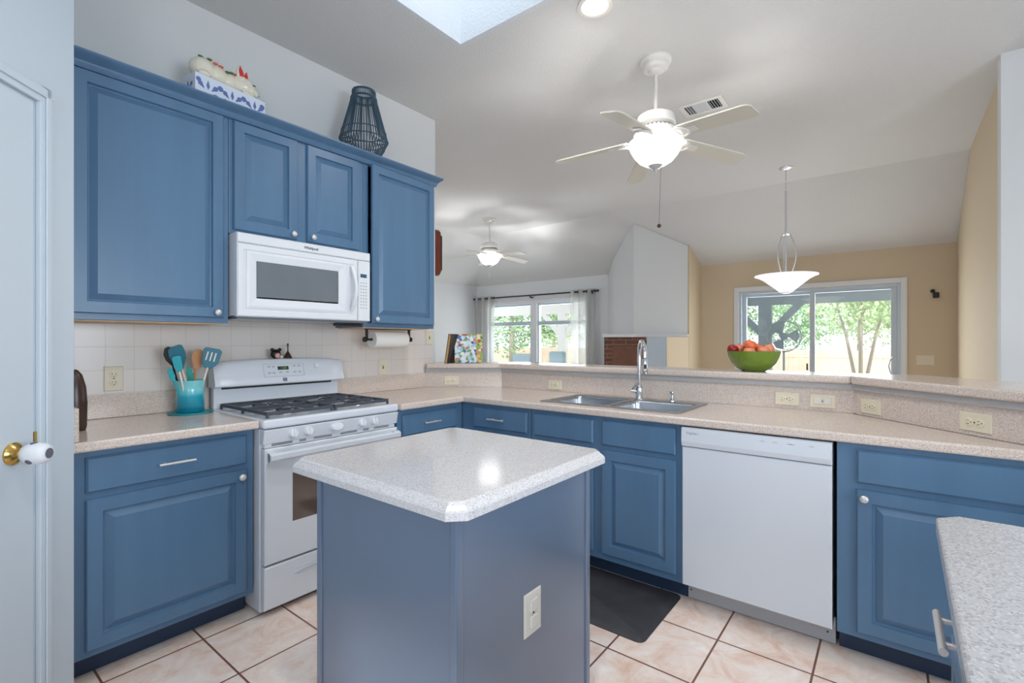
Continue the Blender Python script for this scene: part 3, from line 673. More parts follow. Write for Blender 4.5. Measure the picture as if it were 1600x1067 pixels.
# oven door
od = MB(); D_ = fy(2.305); D_.rings(od, SX0+.004, SX1-.004, .242, .780, [(0,0),(0,.034),(.006,.040)])
odr = mesh('oven_door', od, M['white'], rg)
mesh('oven_window', fy(2.266).rings(MB(), 1.181, 1.678, .416, .677, [(0,0),(.0,.0012),(.002,.002)]), M['glassdark'], odr, bevel=.001)
h = MB(); pts = [(SX0+.012 + (SX1-SX0-.024)*k/16, 2.232 - .022*math.sin(math.pi*k/16), .742 + .006*math.sin(math.pi*k/16)) for k in range(17)]
vs = []; fs = []
for x_, y_, z_ in pts: vs += [(x_, y_, z_-.018), (x_, y_-.010, z_-.008), (x_, y_-.010, z_+.012), (x_, y_+.004, z_+.020), (x_, y_+.018, z_+.016), (x_, y_+.018, z_-.016)]
for k in range(16):
    for i in range(6): j = (i+1)%6; fs.append((k*6+i, k*6+j, k*6+6+j, k*6+6+i))
fs += [tuple(range(6)), tuple(range(96, 102))[::-1]]; h.add(vs, fs)
h.box(SX0+.012, SX0+.045, 2.24, 2.267, .712, .765).box(SX1-.045, SX1-.012, 2.24, 2.267, .712, .765)
mesh('handle', h, M['white'], odr, smooth=30)
# drawer with scoop
dr = mesh('warming_drawer', fy(2.305).rings(MB(), SX0+.004, SX1-.004, .032, .232, [(0,0),(0,.030),(.006,.036)]), M['white'], rg)
sc_ = MB(); n_ = 24
for k in range(n_+1):
    pass
lip = [(1.43+.20*math.cos(math.pi*k/12), 2.2675, .175+.018*math.sin(math.pi*k/12)) for k in range(13)]
mesh('scoop_grip', MB().ext([(1.19,2.269,.158),(1.67,2.269,.158),(1.64,2.2555,.172),(1.60,2.252,.180),(1.26,2.252,.180),(1.22,2.2555,.172)], (0,.0,.006)).ext([(1.21,2.2705,.150),(1.65,2.2705,.150),(1.66,2.2705,.19),(1.20,2.2705,.19)], (0,-.003,0)), M['white'], dr, bevel=.003)
# backguard
bgm = MB().box(SX0+.012, SX1-.012, 2.868, 2.905, .915, 1.03); bgo = mesh('backguard', bgm, M['white'], rg, bevel=.003)
mesh('vent_gap', MB().box(SX0+.05, SX1-.06, 2.8665, 2.8685, 1.016, 1.0295), M['black'], bgo)
bp_ = MB(); NS = 20; prof = [(2.905,1.030),(2.818,1.030),(2.806,1.036),(2.804,1.046),(2.834,1.150),(2.845,1.162),(2.862,1.166),(2.905,1.166)]
vs = []; fs = []
UU = [0,.012]+[.04+.92*q/(NS-4) for q in range(NS-3)]+[.988,1]
for k in range(NS+1):
    u = UU[k]; x_ = SX0+(SX1-SX0)*u; e_ = math.sin(math.pi*u); edge = min(u, 1-u)*NS
    sh_ = 1.0 if edge >= .9 else .9
    for i, (y_, z_) in enumerate(prof):
        zz = 1.030+(z_-1.030)*(1+.09*e_)*(1 if edge >= .9 else (.96 if i in (4,5,6,7) else 1)); yy = 2.905-(2.905-y_)*sh_; vs.append((x_, yy, zz))
for k in range(NS):
    for i in range(8): j = (i+1)%8; fs.append((k*8+i, k*8+j, k*8+8+j, k*8+8+i))
fs += [tuple(range(8)), tuple(range(NS*8, NS*8+8))[::-1]]; bp_.add(vs, fs)
bpo = mesh('console', bp_, M['white'], rg, smooth=35)
CF = Fr((0,2.804,1.046), (1,0,0), (0,.030,.104), (0,-.961,.277))
o_x = 1.42
mesh('display', CF.rings(MB(), 1.382, 1.448, .068, .090, [(0,.001),(.001,.0035)]), M['display'], bpo)
text('display_digits', '1:30', CF, 1.417, .079, .0038, .020, M['digits'], bpo)
g_ = MB(); 
for (a0,a1,b0,b1) in ((1.30,1.54,.103,.1045),(1.30,1.54,.028,.0295),(1.30,1.3015,.028,.1045),(1.5385,1.54,.028,.1045)): CF.box(g_, a0, a1, b0, b1, .001, .0032)
mesh('keypad_outline', g_, M['lighttext'], bpo)
g_ = MB()
for (a0, b0) in ((1.325,.085),(1.35,.085),(1.325,.048),(1.35,.048),(1.39,.050),(1.43,.050),(1.475,.085),(1.505,.085),(1.475,.048),(1.505,.048)): CF.box(g_, a0, a0+.016, b0, b0+.008, .001, .0032)
mesh('keypad_buttons', g_, M['lighttext'], bpo)
mesh('badge', CF.rings(MB(), 1.406, 1.430, -.000, .020, [(0,.001),(.001,.0035)]), M['greytext'], bpo)
text('badge_letter', 'K', CF, 1.418, .010, .0038, .018, M['lighttext'], bpo)
mesh('light_knob', MB().lathe([(.016,.001),(.015,.010),(.0001,.012)], CF.p(1.625,.085,0), 20, CF.W), M['whiteplastic'], bpo, smooth=40)
# burners and grates
for xb in (1.225, 1.635):
    for yb in (2.44, 2.70):
        b0 = mesh('burner', MB().lathe([(.062,.9155),(.060,.918),(.040,.921),(.038,.930),(.0001,.931)], (xb,yb,0), 28), M['steeldull'], rg, smooth=40)
        mesh('burner_cap', MB().lathe([(.036,.931),(.036,.937),(.030,.940),(.0001,.941)], (xb,yb,0), 28), M['iron'], b0, smooth=40)
mesh('burner_cap', MB().lathe([(.03,.9155),(.03,.934),(.0001,.937)], (1.43,2.57,0), 24), M['iron'], rg, smooth=40)
for gx0, gx1 in ((1.085,1.42),(1.44,1.775)):
    g_ = MB(); zt0, zt1 = .932, .946; t_2 = .0045; y0, y1 = 2.315, 2.835
    for y_ in (y0, (y0+y1)/2, y1): g_.box(gx0, gx1, y_-t_2, y_+t_2, zt0-.004, zt1-.002)
    for x_ in (gx0, gx1): g_.box(x_-t_2, x_+t_2, y0-t_2, y1+t_2, zt0-.004, zt1-.002)
    for x_ in (gx0, gx1):
        for y_ in (y0, (y0+y1)/2, y1): g_.box(x_-.006, x_+.006, y_-.006, y_+.006, .9155, zt0)
    xm = (gx0+gx1)/2
    for yb in (2.445, 2.705):
        for k in range(8):
            a_ = math.pi*k/4; d_ = Vector((math.cos(a_), math.sin(a_), 0)); ri, ro = .035, .165 if k % 2 == 0 else .125
            if k in (2, 6): ro = .125
            p0 = Vector((xm,yb,zt1)) + d_*ri; p1 = Vector((xm,yb,zt1-.002)) + d_*ro
            n2 = Vector((-d_.y, d_.x, 0))*.0034
            g_.add([p0-n2, p0+n2, p1+n2, p1-n2, p0-n2-Vector((0,0,.006)), p0+n2-Vector((0,0,.006)), p1+n2-Vector((0,0,.014)), p1-n2-Vector((0,0,.014))], [(0,1,2,3),(7,6,5,4),(0,4,5,1),(1,5,6,2),(2,6,7,3),(3,7,4,0)])
    g_.tube([(xm+.055*math.cos(k*math.pi/10), 2.445+.055*math.sin(k*math.pi/10), zt1-.004) for k in range(20)], .004, 6, closed=True)
    mesh('grate', g_, M['iron'], rg, bevel=.0015, seg=1)

# figurines on the range
t = empty('figurine', (1.396, 2.875, 1.176), 'tiny round black figurine with a pink face on top of the range', 'figurine')
mesh('body', MB().ball((1.396,2.875,1.204), .030, 16, 10, (1,.8,.93)), M['black'], t, smooth=60)
for s in (-1,1): mesh('ear', MB().ball((1.396+s*.022,2.872,1.229), .011, 10, 8), M['black'], t, smooth=60)
mesh('face', MB().ball((1.398,2.857,1.196), .016, 12, 8, (1,.6,1)), M['pink'], t, smooth=60)
mesh('flower', MB().ball((1.424,2.862,1.187), .008, 10, 8), M['paper'], t, smooth=60)
t = empty('hand_bell', (1.469, 2.875, 1.176), 'small bronze bell with a tall thin handle on top of the range', 'bell')
mesh('bell', MB().lathe([(.025,0),(.024,.006),(.014,.026),(.007,.038),(.005,.044)], (1.469,2.875,1.176), 20), M['bronze'], t, smooth=40)
mesh('handle', MB().lathe([(.004,.044),(.0035,.070),(.006,.078),(.005,.088),(.0001,.092)], (1.469,2.875,1.176), 12), M['bronze'], t, smooth=40)

# ------------------------------------------------------------------ microwave
mw = empty('microwave', (1.43, 2.75, 1.40), 'white over-the-range microwave under the short wall cabinet', 'microwave')
MX0, MX1, MZ0, MZ1 = 1.046, 1.824, 1.403, 1.823
mesh('body', MB().box(MX0, MX1, 2.575, 2.94, MZ0+.004, MZ1), M['whiteplastic'], mw, bevel=.003)
mesh('underside', MB().box(MX0+.01, MX1-.01, 2.57, 2.90, MZ0-.012, MZ0+.003), M['mwglass'], mw, label='dark grey vented underside')
Wm = fy(2.575); 
f = MB(); Wm.rings(f, MX0, 1.735, MZ0, MZ1-.052, [(0,0),(0,.022),(.006,.028),(.03,.028),(.034,.024)])
mdoor = mesh('door', f, M['whiteplastic'], mw)
f = MB(); Wm.rings(f, MX0+.045, 1.655, MZ0+.045, MZ1-.088, [(0,.020),(.0,.029),(.012,.031),(.05,.024)]); mesh('window_frame', f, M['whiteplastic'], mdoor)
mesh('window', Wm.rings(MB(), 1.140, 1.600, 1.505, 1.688, [(0,.0235),(.0,.0262),(.001,.0267)]), M['mwglass'], mdoor)
mesh('top_grille', Wm.rings(MB(), MX0, MX1, MZ1-.050, MZ1, [(0,0),(0,.022),(.005,.028)]), M['whiteplastic'], mw)
text('brand_lettering', 'Whirlpool', Wm, 1.435, MZ1-.027, .0285, .020, M['greytext'], mw, bold=.0006)
h = MB(); vs = []; fs = []; NH = 14
for k in range(NH+1):
    u = k/NH; z_ = 1.462+.265*u; e_ = math.sin(math.pi*u); x_ = 1.690+.006*e_; y_ = 2.545-.034*e_
    vs += [(x_-.012, y_, z_), (x_-.009, y_-.010, z_), (x_+.009, y_-.010, z_), (x_+.012, y_, z_), (x_+.009, y_+.010, z_), (x_-.009, y_+.010, z_)]
for k in range(NH):
    for i in range(6): j = (i+1)%6; fs.append((k*6+i, k*6+j, k*6+6+j, k*6+6+i))
fs += [tuple(range(6)), tuple(range(NH*6, NH*6+6))[::-1]]; mesh('handle', h.add(vs, fs), M['whiteplastic'], mdoor, smooth=50)
f = MB(); Wm.rings(f, 1.738, MX1, MZ0, MZ1-.052, [(0,0),(0,.022),(.004,.028)]); mp_ = mesh('control_panel', f, M['whiteplastic'], mw)
mesh('display', Wm.rings(MB(), 1.752, 1.797, 1.668, 1.690, [(0,.028),(.001,.0295)]), M['bluedisplay'], mp_)
g_ = MB()
for r_ in range(9):
    for c_ in range(3): Wm.box(g_, 1.752+c_*.018, 1.761+c_*.018, 1.480+r_*.019, 1.486+r_*.019, .0275, .0288)
mesh('keypad', g_, M['lighttext'], mp_)
# black tool strip and paper towel
mesh('knife_strip', MB().box(1.62, 1.80, 2.60, 2.63, 1.372, 1.3895), M['black'], None, label='short black bar under the front right edge of the microwave', cat='bar', bevel=.002)
t = empty('paper_towel_holder', (2.12, 2.76, 1.29), 'black under-cabinet paper towel holder with a round end cap', 'holder')
AX = (2.75, 1.292)
mesh('arm', MB().box(1.934, 1.946, 2.742, 2.758, 1.292, 1.362).box(2.292, 2.304, 2.742, 2.758, 1.292, 1.362).box(1.934, 2.304, 2.73, 2.77, 1.358, 1.3635), M['rodblack'], t)
mesh('end_cap', MB().cyl((1.918,)+AX, (1.936,)+AX, .017, 16), M['black'], t, smooth=40); mesh('end_cap', MB().cyl((2.303,)+AX, (2.318,)+AX, .017, 16), M['black'], t, smooth=40)
mesh('rail', MB().cyl((1.925,)+AX, (2.310,)+AX, .007, 10), M['rodblack'], t)
f = MB().lathe([(.0125,0),(.055,0),(.056,.002),(.056,.276),(.055,.278),(.0125,.278),(.0125,0)], (1.98,)+AX, 36, (1,0,0), cap=False)
mesh('paper_towel_roll', f, M['paper'], None, smooth=40, label='white paper towel roll hanging under the right-hand wall cabinet', cat='paper towel')

# ------------------------------------------------------------------ dishwasher
dw = empty('dishwasher', (2.66, .495, 0), 'white dishwasher built into the peninsula', 'dishwasher')
mesh('tub', MB().box(2.40, 2.93, .192, .796, .10, .868), M['whitegrey'], dw)
Fd = fx(2.39); 
mesh('door_panel', Fd.rings(MB(), -.797, -.191, .108, .772, [(0,0),(0,.040),(.004,.044)]), M['white'], dw)
f = MB().ext([(2.39,.798,.776),(2.340,.798,.776),(2.333,.798,.800),(2.336,.798,.862),(2.345,.798,.868),(2.39,.798,.868)], (0,-.608,0)); dcp = mesh('control_panel', f, M['white'], dw, bevel=.003)
Fc = fx(2.3355)
mesh('pocket_handle', Fc.rings(MB(), -.605, -.497, .797, .808, [(0,-.001),(0,.0006)]), M['lighttext'], dcp)
text('brand_lettering', 'Frigidaire', Fc, -.744, .842, .0006, .0155, M['lighttext'], dcp, bold=.0004)
g_ = MB()
for a_ in (-.455,-.405,-.35,-.34,-.27): Fc.box(g_, a_, a_+.018, .842, .845, -.001, .0008); Fc.box(g_, a_+.002, a_+.015, .833, .835, -.001, .0008)
mesh('button_marks', g_, M['lighttext'], dcp)
kp = mesh('kick_plate', MB().box(2.447, 2.457, .186, .800, .004, .115), M['whitegrey'], dw, bevel=.001)
mesh('screw', MB().lathe([(.004,0),(.003,.002)], (2.447,.785,.045), 10, (-1,0,0)).lathe([(.004,0),(.003,.002)], (2.447,.215,.045), 10, (-1,0,0)), M['slot'], kp)

# ------------------------------------------------------------------ sink, faucet, soap dispenser
sk = empty('sink', (2.67, 1.26, .75), 'stainless steel double bowl kitchen sink in the peninsula', 'sink')
rim = mesh('rim', MB().box(2.425, 2.915, .838, 1.685, .9145, .919), M['steeldull'], sk)
B1 = (2.462, 2.825, .872, 1.245); B2 = (2.462, 2.825, 1.278, 1.651)
cut(rim, *[MB().box(a_, b_, c_, d_, .9, .93) for a_, b_, c_, d_ in (B1, B2)])
md = rim.modifiers.new('e', 'BEVEL'); md.width = .0018; md.segments = 2; md.limit_method = 'ANGLE'
for a_, b_2, c_, d_2 in (B1, B2):
    f = MB(); prof = [(0,.9185),(.004,.90),(.012,.77),(.05,.745)]
    q = []
    for i_, z_ in prof: q += [(a_+i_, c_+i_, z_), (b_2-i_, c_+i_, z_), (b_2-i_, d_2-i_, z_), (a_+i_, d_2-i_, z_)]
    fs = [(12,13,14,15)] + [(4*k+i, 4*k+(i+1)%4, 4*k+4+(i+1)%4, 4*k+4+i) for k in range(3) for i in range(4)]
    bw = mesh('bowl', f.add(q, fs), M['steel'], sk, fix=False)
    md = bw.modifiers.new('r', 'BEVEL'); md.width = .03; md.segments = 4; md.limit_method = 'ANGLE'; md.angle_limit = R(50)
    sm = bw.modifiers.new('t', 'SOLIDIFY'); sm.thickness = .001; sm.offset = 0
    for p in bw.data.polygons: p.use_smooth = True
    mesh('drain', MB().lathe([(.045,.7455),(.043,.749),(.03,.747),(.0001,.747)], ((a_+b_2)/2, (c_+d_2)/2, 0), 24), M['chrome'], sk, smooth=40)
fc = empty('faucet', (2.868, 1.240, .919), 'tall chrome pull-down kitchen faucet behind the sink', 'faucet')
mesh('base', MB().lathe([(.030,.9192),(.029,.925),(.023,.932),(.021,.985),(.018,1.0),(.014,1.005)], (2.868,1.240,0), 24), M['chrome'], fc, smooth=40)
dirf = Vector((-.80,-.60,0)); bpt = Vector((2.868,1.240,0)); pts = [bpt+Vector((0,0,z_)) for z_ in (1.0,1.06,1.12,1.18,1.21)]
for k in range(1, 11):
    a_ = math.pi*k/10; pts.append(bpt + dirf*(.066*(1-math.cos(a_))) + Vector((0,0,1.21+.070*math.sin(a_))))
pts.append(pts[-1]+Vector((0,0,-.03)))
mesh('spout', MB().tube(pts, .0115, 14), M['chrome'], fc, smooth=60)
hp_ = bpt + dirf*.132
sp_ = mesh('spray_head', MB().lathe([(.012,1.175),(.015,1.165),(.0165,1.12),(.019,1.088),(.0175,1.083),(.0001,1.083)], (hp_.x,hp_.y,0), 20), M['chrome'], fc, smooth=40)
mesh('spray_button', MB().ball(tuple(hp_+Vector((-.013,-.008,1.128))), .009, 10, 8, (.6,.8,2.0)), M['black'], sp_, smooth=60)
mesh('lever', MB().cyl((2.868,1.240,.965), (2.850,1.285,.972), .013, 14).tube([(2.852,1.280,.970),(2.835,1.262,.995),(2.815,1.225,1.025)], [.008,.006,.005], 10), M['chrome'], fc, smooth=40)
t = empty('soap_dispenser', (2.87, 1.035, .919), 'short chrome soap dispenser right of the faucet', 'soap dispenser')
mesh('body', MB().lathe([(.019,.9192),(.018,.925),(.012,.93),(.0115,.965)], (2.87,1.035,0), 18), M['chrome'], t, smooth=40)
mesh('pump', MB().lathe([(.013,.966),(.0135,.975),(.011,.979)], (2.87,1.035,0), 16).cyl((2.87,1.035,.971), (2.825,1.015,.968), .0045), M['chrome'], t, smooth=40)

# ------------------------------------------------------------------ island
isl = empty('kitchen_island', (1.115, 1.09, 0), 'blue kitchen island with a square speckled stone top', 'kitchen island')
mesh('body', MB().box(.806, 1.424, .796, 1.384, .0, .874), M['bluesmooth'], isl)
for (x_, y_) in ((.800,.790),(.800,1.366),(1.406,.790)): mesh('corner_trim', MB().box(x_, x_+.024, y_, y_+.024, 0, .874), M['bluesmooth'], isl, bevel=.004)
X0i, X1i, Y0i, Y1i, cc = .757, 1.487, .747, 1.487, .036
poly = [(X0i+cc,Y0i),(X1i-cc,Y0i),(X1i,Y0i+cc),(X1i,Y1i-cc),(X1i-cc,Y1i),(X0i+cc,Y1i),(X0i,Y1i-cc),(X0i,Y0i+cc)]
def off(poly, d):
    out_ = []; n_ = len(poly)
    for i in range(n_):
        a_, b_2, c_ = Vector(poly[i-1]), Vector(poly[i]), Vector(poly[(i+1)%n_])
        e1 = (b_2-a_).normalized(); e2 = (c_-b_2).normalized(); n1 = Vector((-e1.y,e1.x)); n2 = Vector((-e2.y,e2.x)); m_ = (n1+n2).normalized(); out_.append(tuple(b_2+m_*(d/m_.dot(n1))))
    return out_
f = MB(); lay = [(0,.876),(0,.894),(.003,.899),(.012,.907),(.018,.9135),(.022,.915)]; vs = []
for d_, z_ in lay: vs += [(x_, y_, z_) for x_, y_ in off(poly, d_)]
fs = [tuple(range(8))[::-1], tuple(range(40, 48))] + [(8*k+i, 8*k+(i+1)%8, 8*k+8+(i+1)%8, 8*k+8+i) for k in range(5) for i in range(8)]
mesh('worktop', f.add(vs, fs), M['islandtop'], isl)
outlet(fy(.7955), 1.105, .520, 'off-white outlet with two safety covers on the side of the island', kind='cover', m='offwhite', w=.078, h=.119)

# ------------------------------------------------------------------ near counter run on the right
nr = empty('base_cabinet', (.9, -.4, 0), 'blue base cabinet under the near grey countertop at the lower right corner', 'cabinet', 'blue base cabinets')
N_ = Fr((0,-.112,0), (-1,0,0), (0,0,1), (0,1,0))
carcass(N_, -1.335, -.05, .60, nr)
for a_, b_2 in ((-1.315,-.72),(-.70,-.07)):
    d_ = mesh('drawer', N_.rings(MB(), a_, b_2, .716, .845, FRONT), M['blue'], nr)
    if a_ < -1: 
        f = MB().cyl(N_.p(-1.165,.787,.048), N_.p(-1.022,.787,.048), .0065)
        for u in (-1.137,-1.05): f.cyl(N_.p(u,.787,.018), N_.p(u,.787,.048), .005)
        mesh('handle', f, M['nickel'], d_, smooth=40, label='brushed nickel bar handle')
    mesh('door', N_.rings(MB(), a_, b_2, .128, .692, DOOR), M['blue'], nr)
top('countertop', [(1.333,-.072),(.02,-.055),(.02,-.72),(1.372,-.72),(1.372,-.108)], 'near grey speckled countertop cut off by the lower right corner of the view', m='nearcounter', bev=.006)

# ------------------------------------------------------------------ floor mat
f = MB(); mp0 = [(1.945,.828),(2.43,.828),(2.43,1.66),(1.945,1.66)]
def rnd(x0, x1, y0, y1, r_, n_=6):
    o_ = []
    for cx_, cy_, a0 in ((x1-r_,y0+r_,-90),(x1-r_,y1-r_,0),(x0+r_,y1-r_,90),(x0+r_,y0+r_,180)):
        for k in range(n_+1): a_ = R(a0+90*k/n_); o_.append((cx_+r_*math.cos(a_), cy_+r_*math.sin(a_)))
    return o_
lay = [(0,.0005),(.0,.004),(.035,.017)]; pl_ = rnd(1.945, 2.44, .826, 1.72, .035); vs = []
for d_, z_ in lay: vs += [(x_, y_, z_) for x_, y_ in off(pl_, d_)] if d_ < .03 else [(x_, y_, z_) for x_, y_ in rnd(1.945+.03, 2.44-.03, .826+.03, 1.72-.03, .012)]
m_ = len(pl_); fs = [tuple(range(m_))[::-1], tuple(range(2*m_, 3*m_))] + [(m_*k+i, m_*k+(i+1)%m_, m_*k+m_+(i+1)%m_, m_*k+m_+i) for k in range(2) for i in range(m_)]
mesh('floor_mat', f.add(vs, fs), M['rubber'], None, label='black rubber anti-fatigue mat on the tile floor in front of the sink', cat='mat', smooth=25)

# ------------------------------------------------------------------ ceiling fans
def make_fan(glow):
    r_ = empty('ceiling_fan', (0,0,0), 'x', 'ceiling fan', 'ceiling fans')
    # local origin on the ceiling
    mesh('canopy', MB().lathe([(.100,0),(.100,-.012),(.094,-.020),(.084,-.024),(.083,-.046),(.072,-.062),(.050,-.070),(.046,-.080),(.030,-.090),(.012,-.094)], (0,0,0), 40), M['fanwhite'], r_, smooth=30, local=True)
    mesh('downrod', MB().cyl((0,0,-.09), (0,0,-.355), .0125, 16), M['fanwhite'], r_, smooth=40, local=True)
    mesh('motor_housing', MB().lathe([(.03,-.340),(.085,-.348),(.115,-.365),(.125,-.395),(.125,-.420),(.105,-.435),(.06,-.440)], (0,0,0), 40), M['fanwhite'], r_, smooth=30, local=True)
    vr = mesh('vent_ring', MB().lathe([(.100,-.437),(.128,-.455),(.140,-.480),(.140,-.508),(.115,-.520),(.06,-.524)], (0,0,0), 40), M['fanwhite'], r_, smooth=30, local=True)
    g_ = MB()
    for k in range(30):
        a_ = 2*math.pi*k/30; d_ = Vector((math.cos(a_), math.sin(a_), 0)); n_ = Vector((-d_.y, d_.x, 0))*.0045
        p0 = d_*.1115+Vector((0,0,-.4425)); p1 = d_*.131+Vector((0,0,-.4575)); o2 = d_*.001+Vector((0,0,.0012))
        g_.add([p0-n_+o2, p0+n_+o2, p1+n_+o2, p1-n_+o2, p0-n_-o2*2, p0+n_-o2*2, p1+n_-o2*2, p1-n_-o2*2], [(0,1,2,3),(7,6,5,4),(0,4,5,1),(1,5,6,2),(2,6,7,3),(3,7,4,0)])
    mesh('vent_slots', g_, M['greytext'], vr, local=True)
    mesh('reverse_switch', MB().cyl((.10,-.060,-.400), (.110,-.066,-.401), .013, 12), M['greytext'], r_, local=True)
    for k in range(5):
        a_ = R(36+72*k); Mx = Matrix.Rotation(a_, 4, 'Z')
        tilt = Matrix.Rotation(R(-12), 4, 'X')
        def bl(x_, y_, z_): v_ = tilt @ Vector((0, y_, z_)); return Vector((x_, v_.y, v_.z - .512 - .12*(x_-.13)))
        out_ = [(.175,-.050),(.20,-.058),(.62,-.066),(.648,-.058),(.66,-.040),(.66,.040),(.648,.058),(.62,.066),(.20,.058),(.175,.050)]
        f = MB(); n_ = len(out_); f.add([bl(x_,y_,.004) for x_,y_ in out_]+[bl(x_,y_,-.004) for x_,y_ in out_], [tuple(range(n_)), tuple(range(n_,2*n_))[::-1]]+[(i,(i+1)%n_,(i+1)%n_+n_,i+n_) for i in range(n_)])
        b_o = mesh('blade', f.xf(Mx), M['bladewhite'], r_, local=True)
        f = MB()
        for s in (-1, 1):
            f.tube([bl(.11, s*.018, -.004), bl(.145, s*.042, -.010), bl(.185, s*.052, -.010), bl(.225, s*.036, -.009), bl(.245, 0, -.009)], [.009,.009,.009,.009,.009], 8)
        f.tube([bl(.10,0,-.002), bl(.14,0,-.010)], .016, 8); f.add([bl(.19,-.03,-.006), bl(.30,-.024,-.006), bl(.30,.024,-.006), bl(.19,.03,-.006), bl(.19,-.03,-.010), bl(.30,-.024,-.010), bl(.30,.024,-.010), bl(.19,.03,-.010)], [(0,1,2,3),(7,6,5,4),(0,4,5,1),(1,5,6,2),(2,6,7,3),(3,7,4,0)])
        mesh('blade_iron', f.xf(Mx), M['fanwhite'], b_o, smooth=50, local=True)
    bowl = mesh('light_bowl', MB().lathe([(.168,-.532),(.174,-.533),(.172,-.545),(.166,-.556),(.162,-.566),(.156,-.580),(.138,-.612),(.108,-.648),(.070,-.672),(.030,-.684),(.0001,-.686)], (0,0,0), 48, cap=False), glow, r_, smooth=50, local=True, label='glowing frosted glass bowl')
    mesh('finial', MB().lathe([(.044,-.668),(.046,-.680),(.030,-.696),(.010,-.704),(.009,-.716),(.0001,-.722)], (0,0,0), 20), M['nickel'], bowl, smooth=40, local=True)
    return r_
fan = make_fan(M['bowlglow']); fan.location = (3.033, 1.200, ZC); fan['label'] = 'nearer white five-blade ceiling fan over the kitchen peninsula, its light on'
mesh('pull_cord', MB().cyl((.02,-.03,-.60), (.012,-.018,-1.055), .0013, 6), M['greytext'], fan, local=True)
mesh('cord_ball', MB().ball((.012,-.018,-1.066), .013, 14, 10), M['bronze'], fan, smooth=60, local=True, label='dark wooden ball on the pull cord')
fan2 = copy_tree(fan)
for ch_ in list(bpy.data.objects):
    if ch_.parent == fan2 and ch_.name.startswith(('pull_cord', 'cord_ball')): bpy.data.objects.remove(ch_)
for ch_ in bpy.data.objects:
    if ch_.parent == fan2 and ch_.name.startswith('light_bowl'): ch_.data = ch_.data.copy(); ch_.data.materials.clear(); ch_.data.materials.append(M['bowlglow2'])
fan2.location = (5.46, 4.705, ZC); fan2.rotation_euler = (0,0,R(16)); fan2['label'] = 'farther white ceiling fan with a bright light over the living room'
mesh('pull_chain', MB().cyl((0,0,-.74), (0,0,-.87), .0025, 6), M['knob'], fan2, local=True)

# recessed lights
def can(x_, y_, label, e_):
    t = empty('recessed_light', (x_, y_, ZC), label, 'ceiling light', 'recessed ceiling lights')
    mesh('trim_ring', MB().lathe([(.095,-.0005),(.094,-.006),(.075,-.008),(.068,-.002)], (x_,y_,ZC), 36, cap=False), M['fanwhite'], t, smooth=40)
    mesh('lamp', MB().lathe([(.068,-.0015),(.055,-.010),(.0001,-.014)], (x_,y_,ZC), 32), M['canglow'], t, smooth=60, label='glowing warm lamp disc')
    a_ = area('recessed_lamp_light', (x_, y_, ZC-.03), (0,0,0), .13, e_, (1,.93,.86), shape='DISK'); a_.data.spread = R(150)
can(2.335, 1.262, 'round recessed ceiling light at the top edge, near the kitchen fan', 12)
can(.35, .35, 'added unseen recessed ceiling light behind the view, fill over the near worktops', 11)  # extra lamp out of view, added to brighten the worktops
can(1.0, -1.3, 'added unseen recessed ceiling light farther behind the view, for fill', 6)  # second extra lamp out of view, added as fill
# the bulbs inside the fans' open-topped glass bowls throw light up past the motor and blades
def bulbs(c_, e_, col):
    for k in range(3):
        a_ = R(30+120*k); d = bpy.data.lights.new('fan_bulb', 'POINT'); d.energy = e_; d.color = col; d.shadow_soft_size = .022
        o = bpy.data.objects.new('fan_bulb', d); C.objects.link(o); o.location = (c_[0]+.095*math.cos(a_), c_[1]+.095*math.sin(a_), ZC-.570)
bulbs((3.033, 1.200), 12, (1,.97,.93)); bulbs((5.46, 4.705), 24, (.98,.99,1))

# ceiling air vent
t = empty('ceiling_vent', (3.85, 1.145, ZC-.012), 'white ceiling air register beyond the nearer fan', 'vent')
f = MB().box(3.745, 3.955, .985, 1.02, ZC-.008, ZC-.0005).box(3.745, 3.955, 1.27, 1.305, ZC-.008, ZC-.0005).box(3.745, 3.775, 1.02, 1.27, ZC-.008, ZC-.0005).box(3.925, 3.955, 1.02, 1.27, ZC-.008, ZC-.0005)
mesh('frame', f, M['fanwhite'], t, bevel=.002)
mesh('duct_shade_sheet', MB().box(3.775, 3.925, 1.02, 1.27, ZC-.0025, ZC-.0008), M['void'], t)  # flat dark sheet stands for the shade behind the louvers
f = MB()
for k in range(13):
    y_ = 1.03+k*.0185; lean = .005 if k <= 3 else (-.010 if k < 10 else .010)
    f.ext([(3.777,y_-lean,ZC-.010),(3.923,y_-lean,ZC-.010),(3.923,y_+lean*.6,ZC-.003),(3.777,y_+lean*.6,ZC-.003)], (0,.0012,0))
mesh('louvers', f, M['whitegrey'], t)

# pendant over the dining table
PX_, PY_ = 5.738, .870; K = 1.0
t = empty('pendant_light', (PX_, PY_, ZC), 'hanging pendant with a wide frosted glass bowl in front of the patio door', 'pendant light')
mesh('canopy', MB().lathe([(.065,0),(.063,-.010),(.04,-.022),(.012,-.028)], (PX_,PY_,ZC), 28), M['nickel'], t, smooth=40)
f = MB(); z_ = ZC-.026; k = 0
while z_ > 2.84:
    pts = [(.007*math.cos(a*math.pi/4), .013*math.sin(a*math.pi/4)) for a in range(8)]
    f.tube([(PX_+(p0 if k % 2 else 0), PY_+(0 if k % 2 else p0), z_-.012+p1) for p0, p1 in pts], .0022, 5, closed=True); z_ -= .021; k += 1
mesh('chain', f, M['nickel'], t, smooth=60)
mesh('stem', MB().cyl((PX_,PY_,2.845), (PX_,PY_,1.93), .009, 12), M['nickel'], t, smooth=40)
mesh('collar', MB().lathe([(.012,0),(.045,.004),(.046,.012),(.012,.018)], (PX_,PY_,2.385), 24), M['nickel'], t, smooth=40)
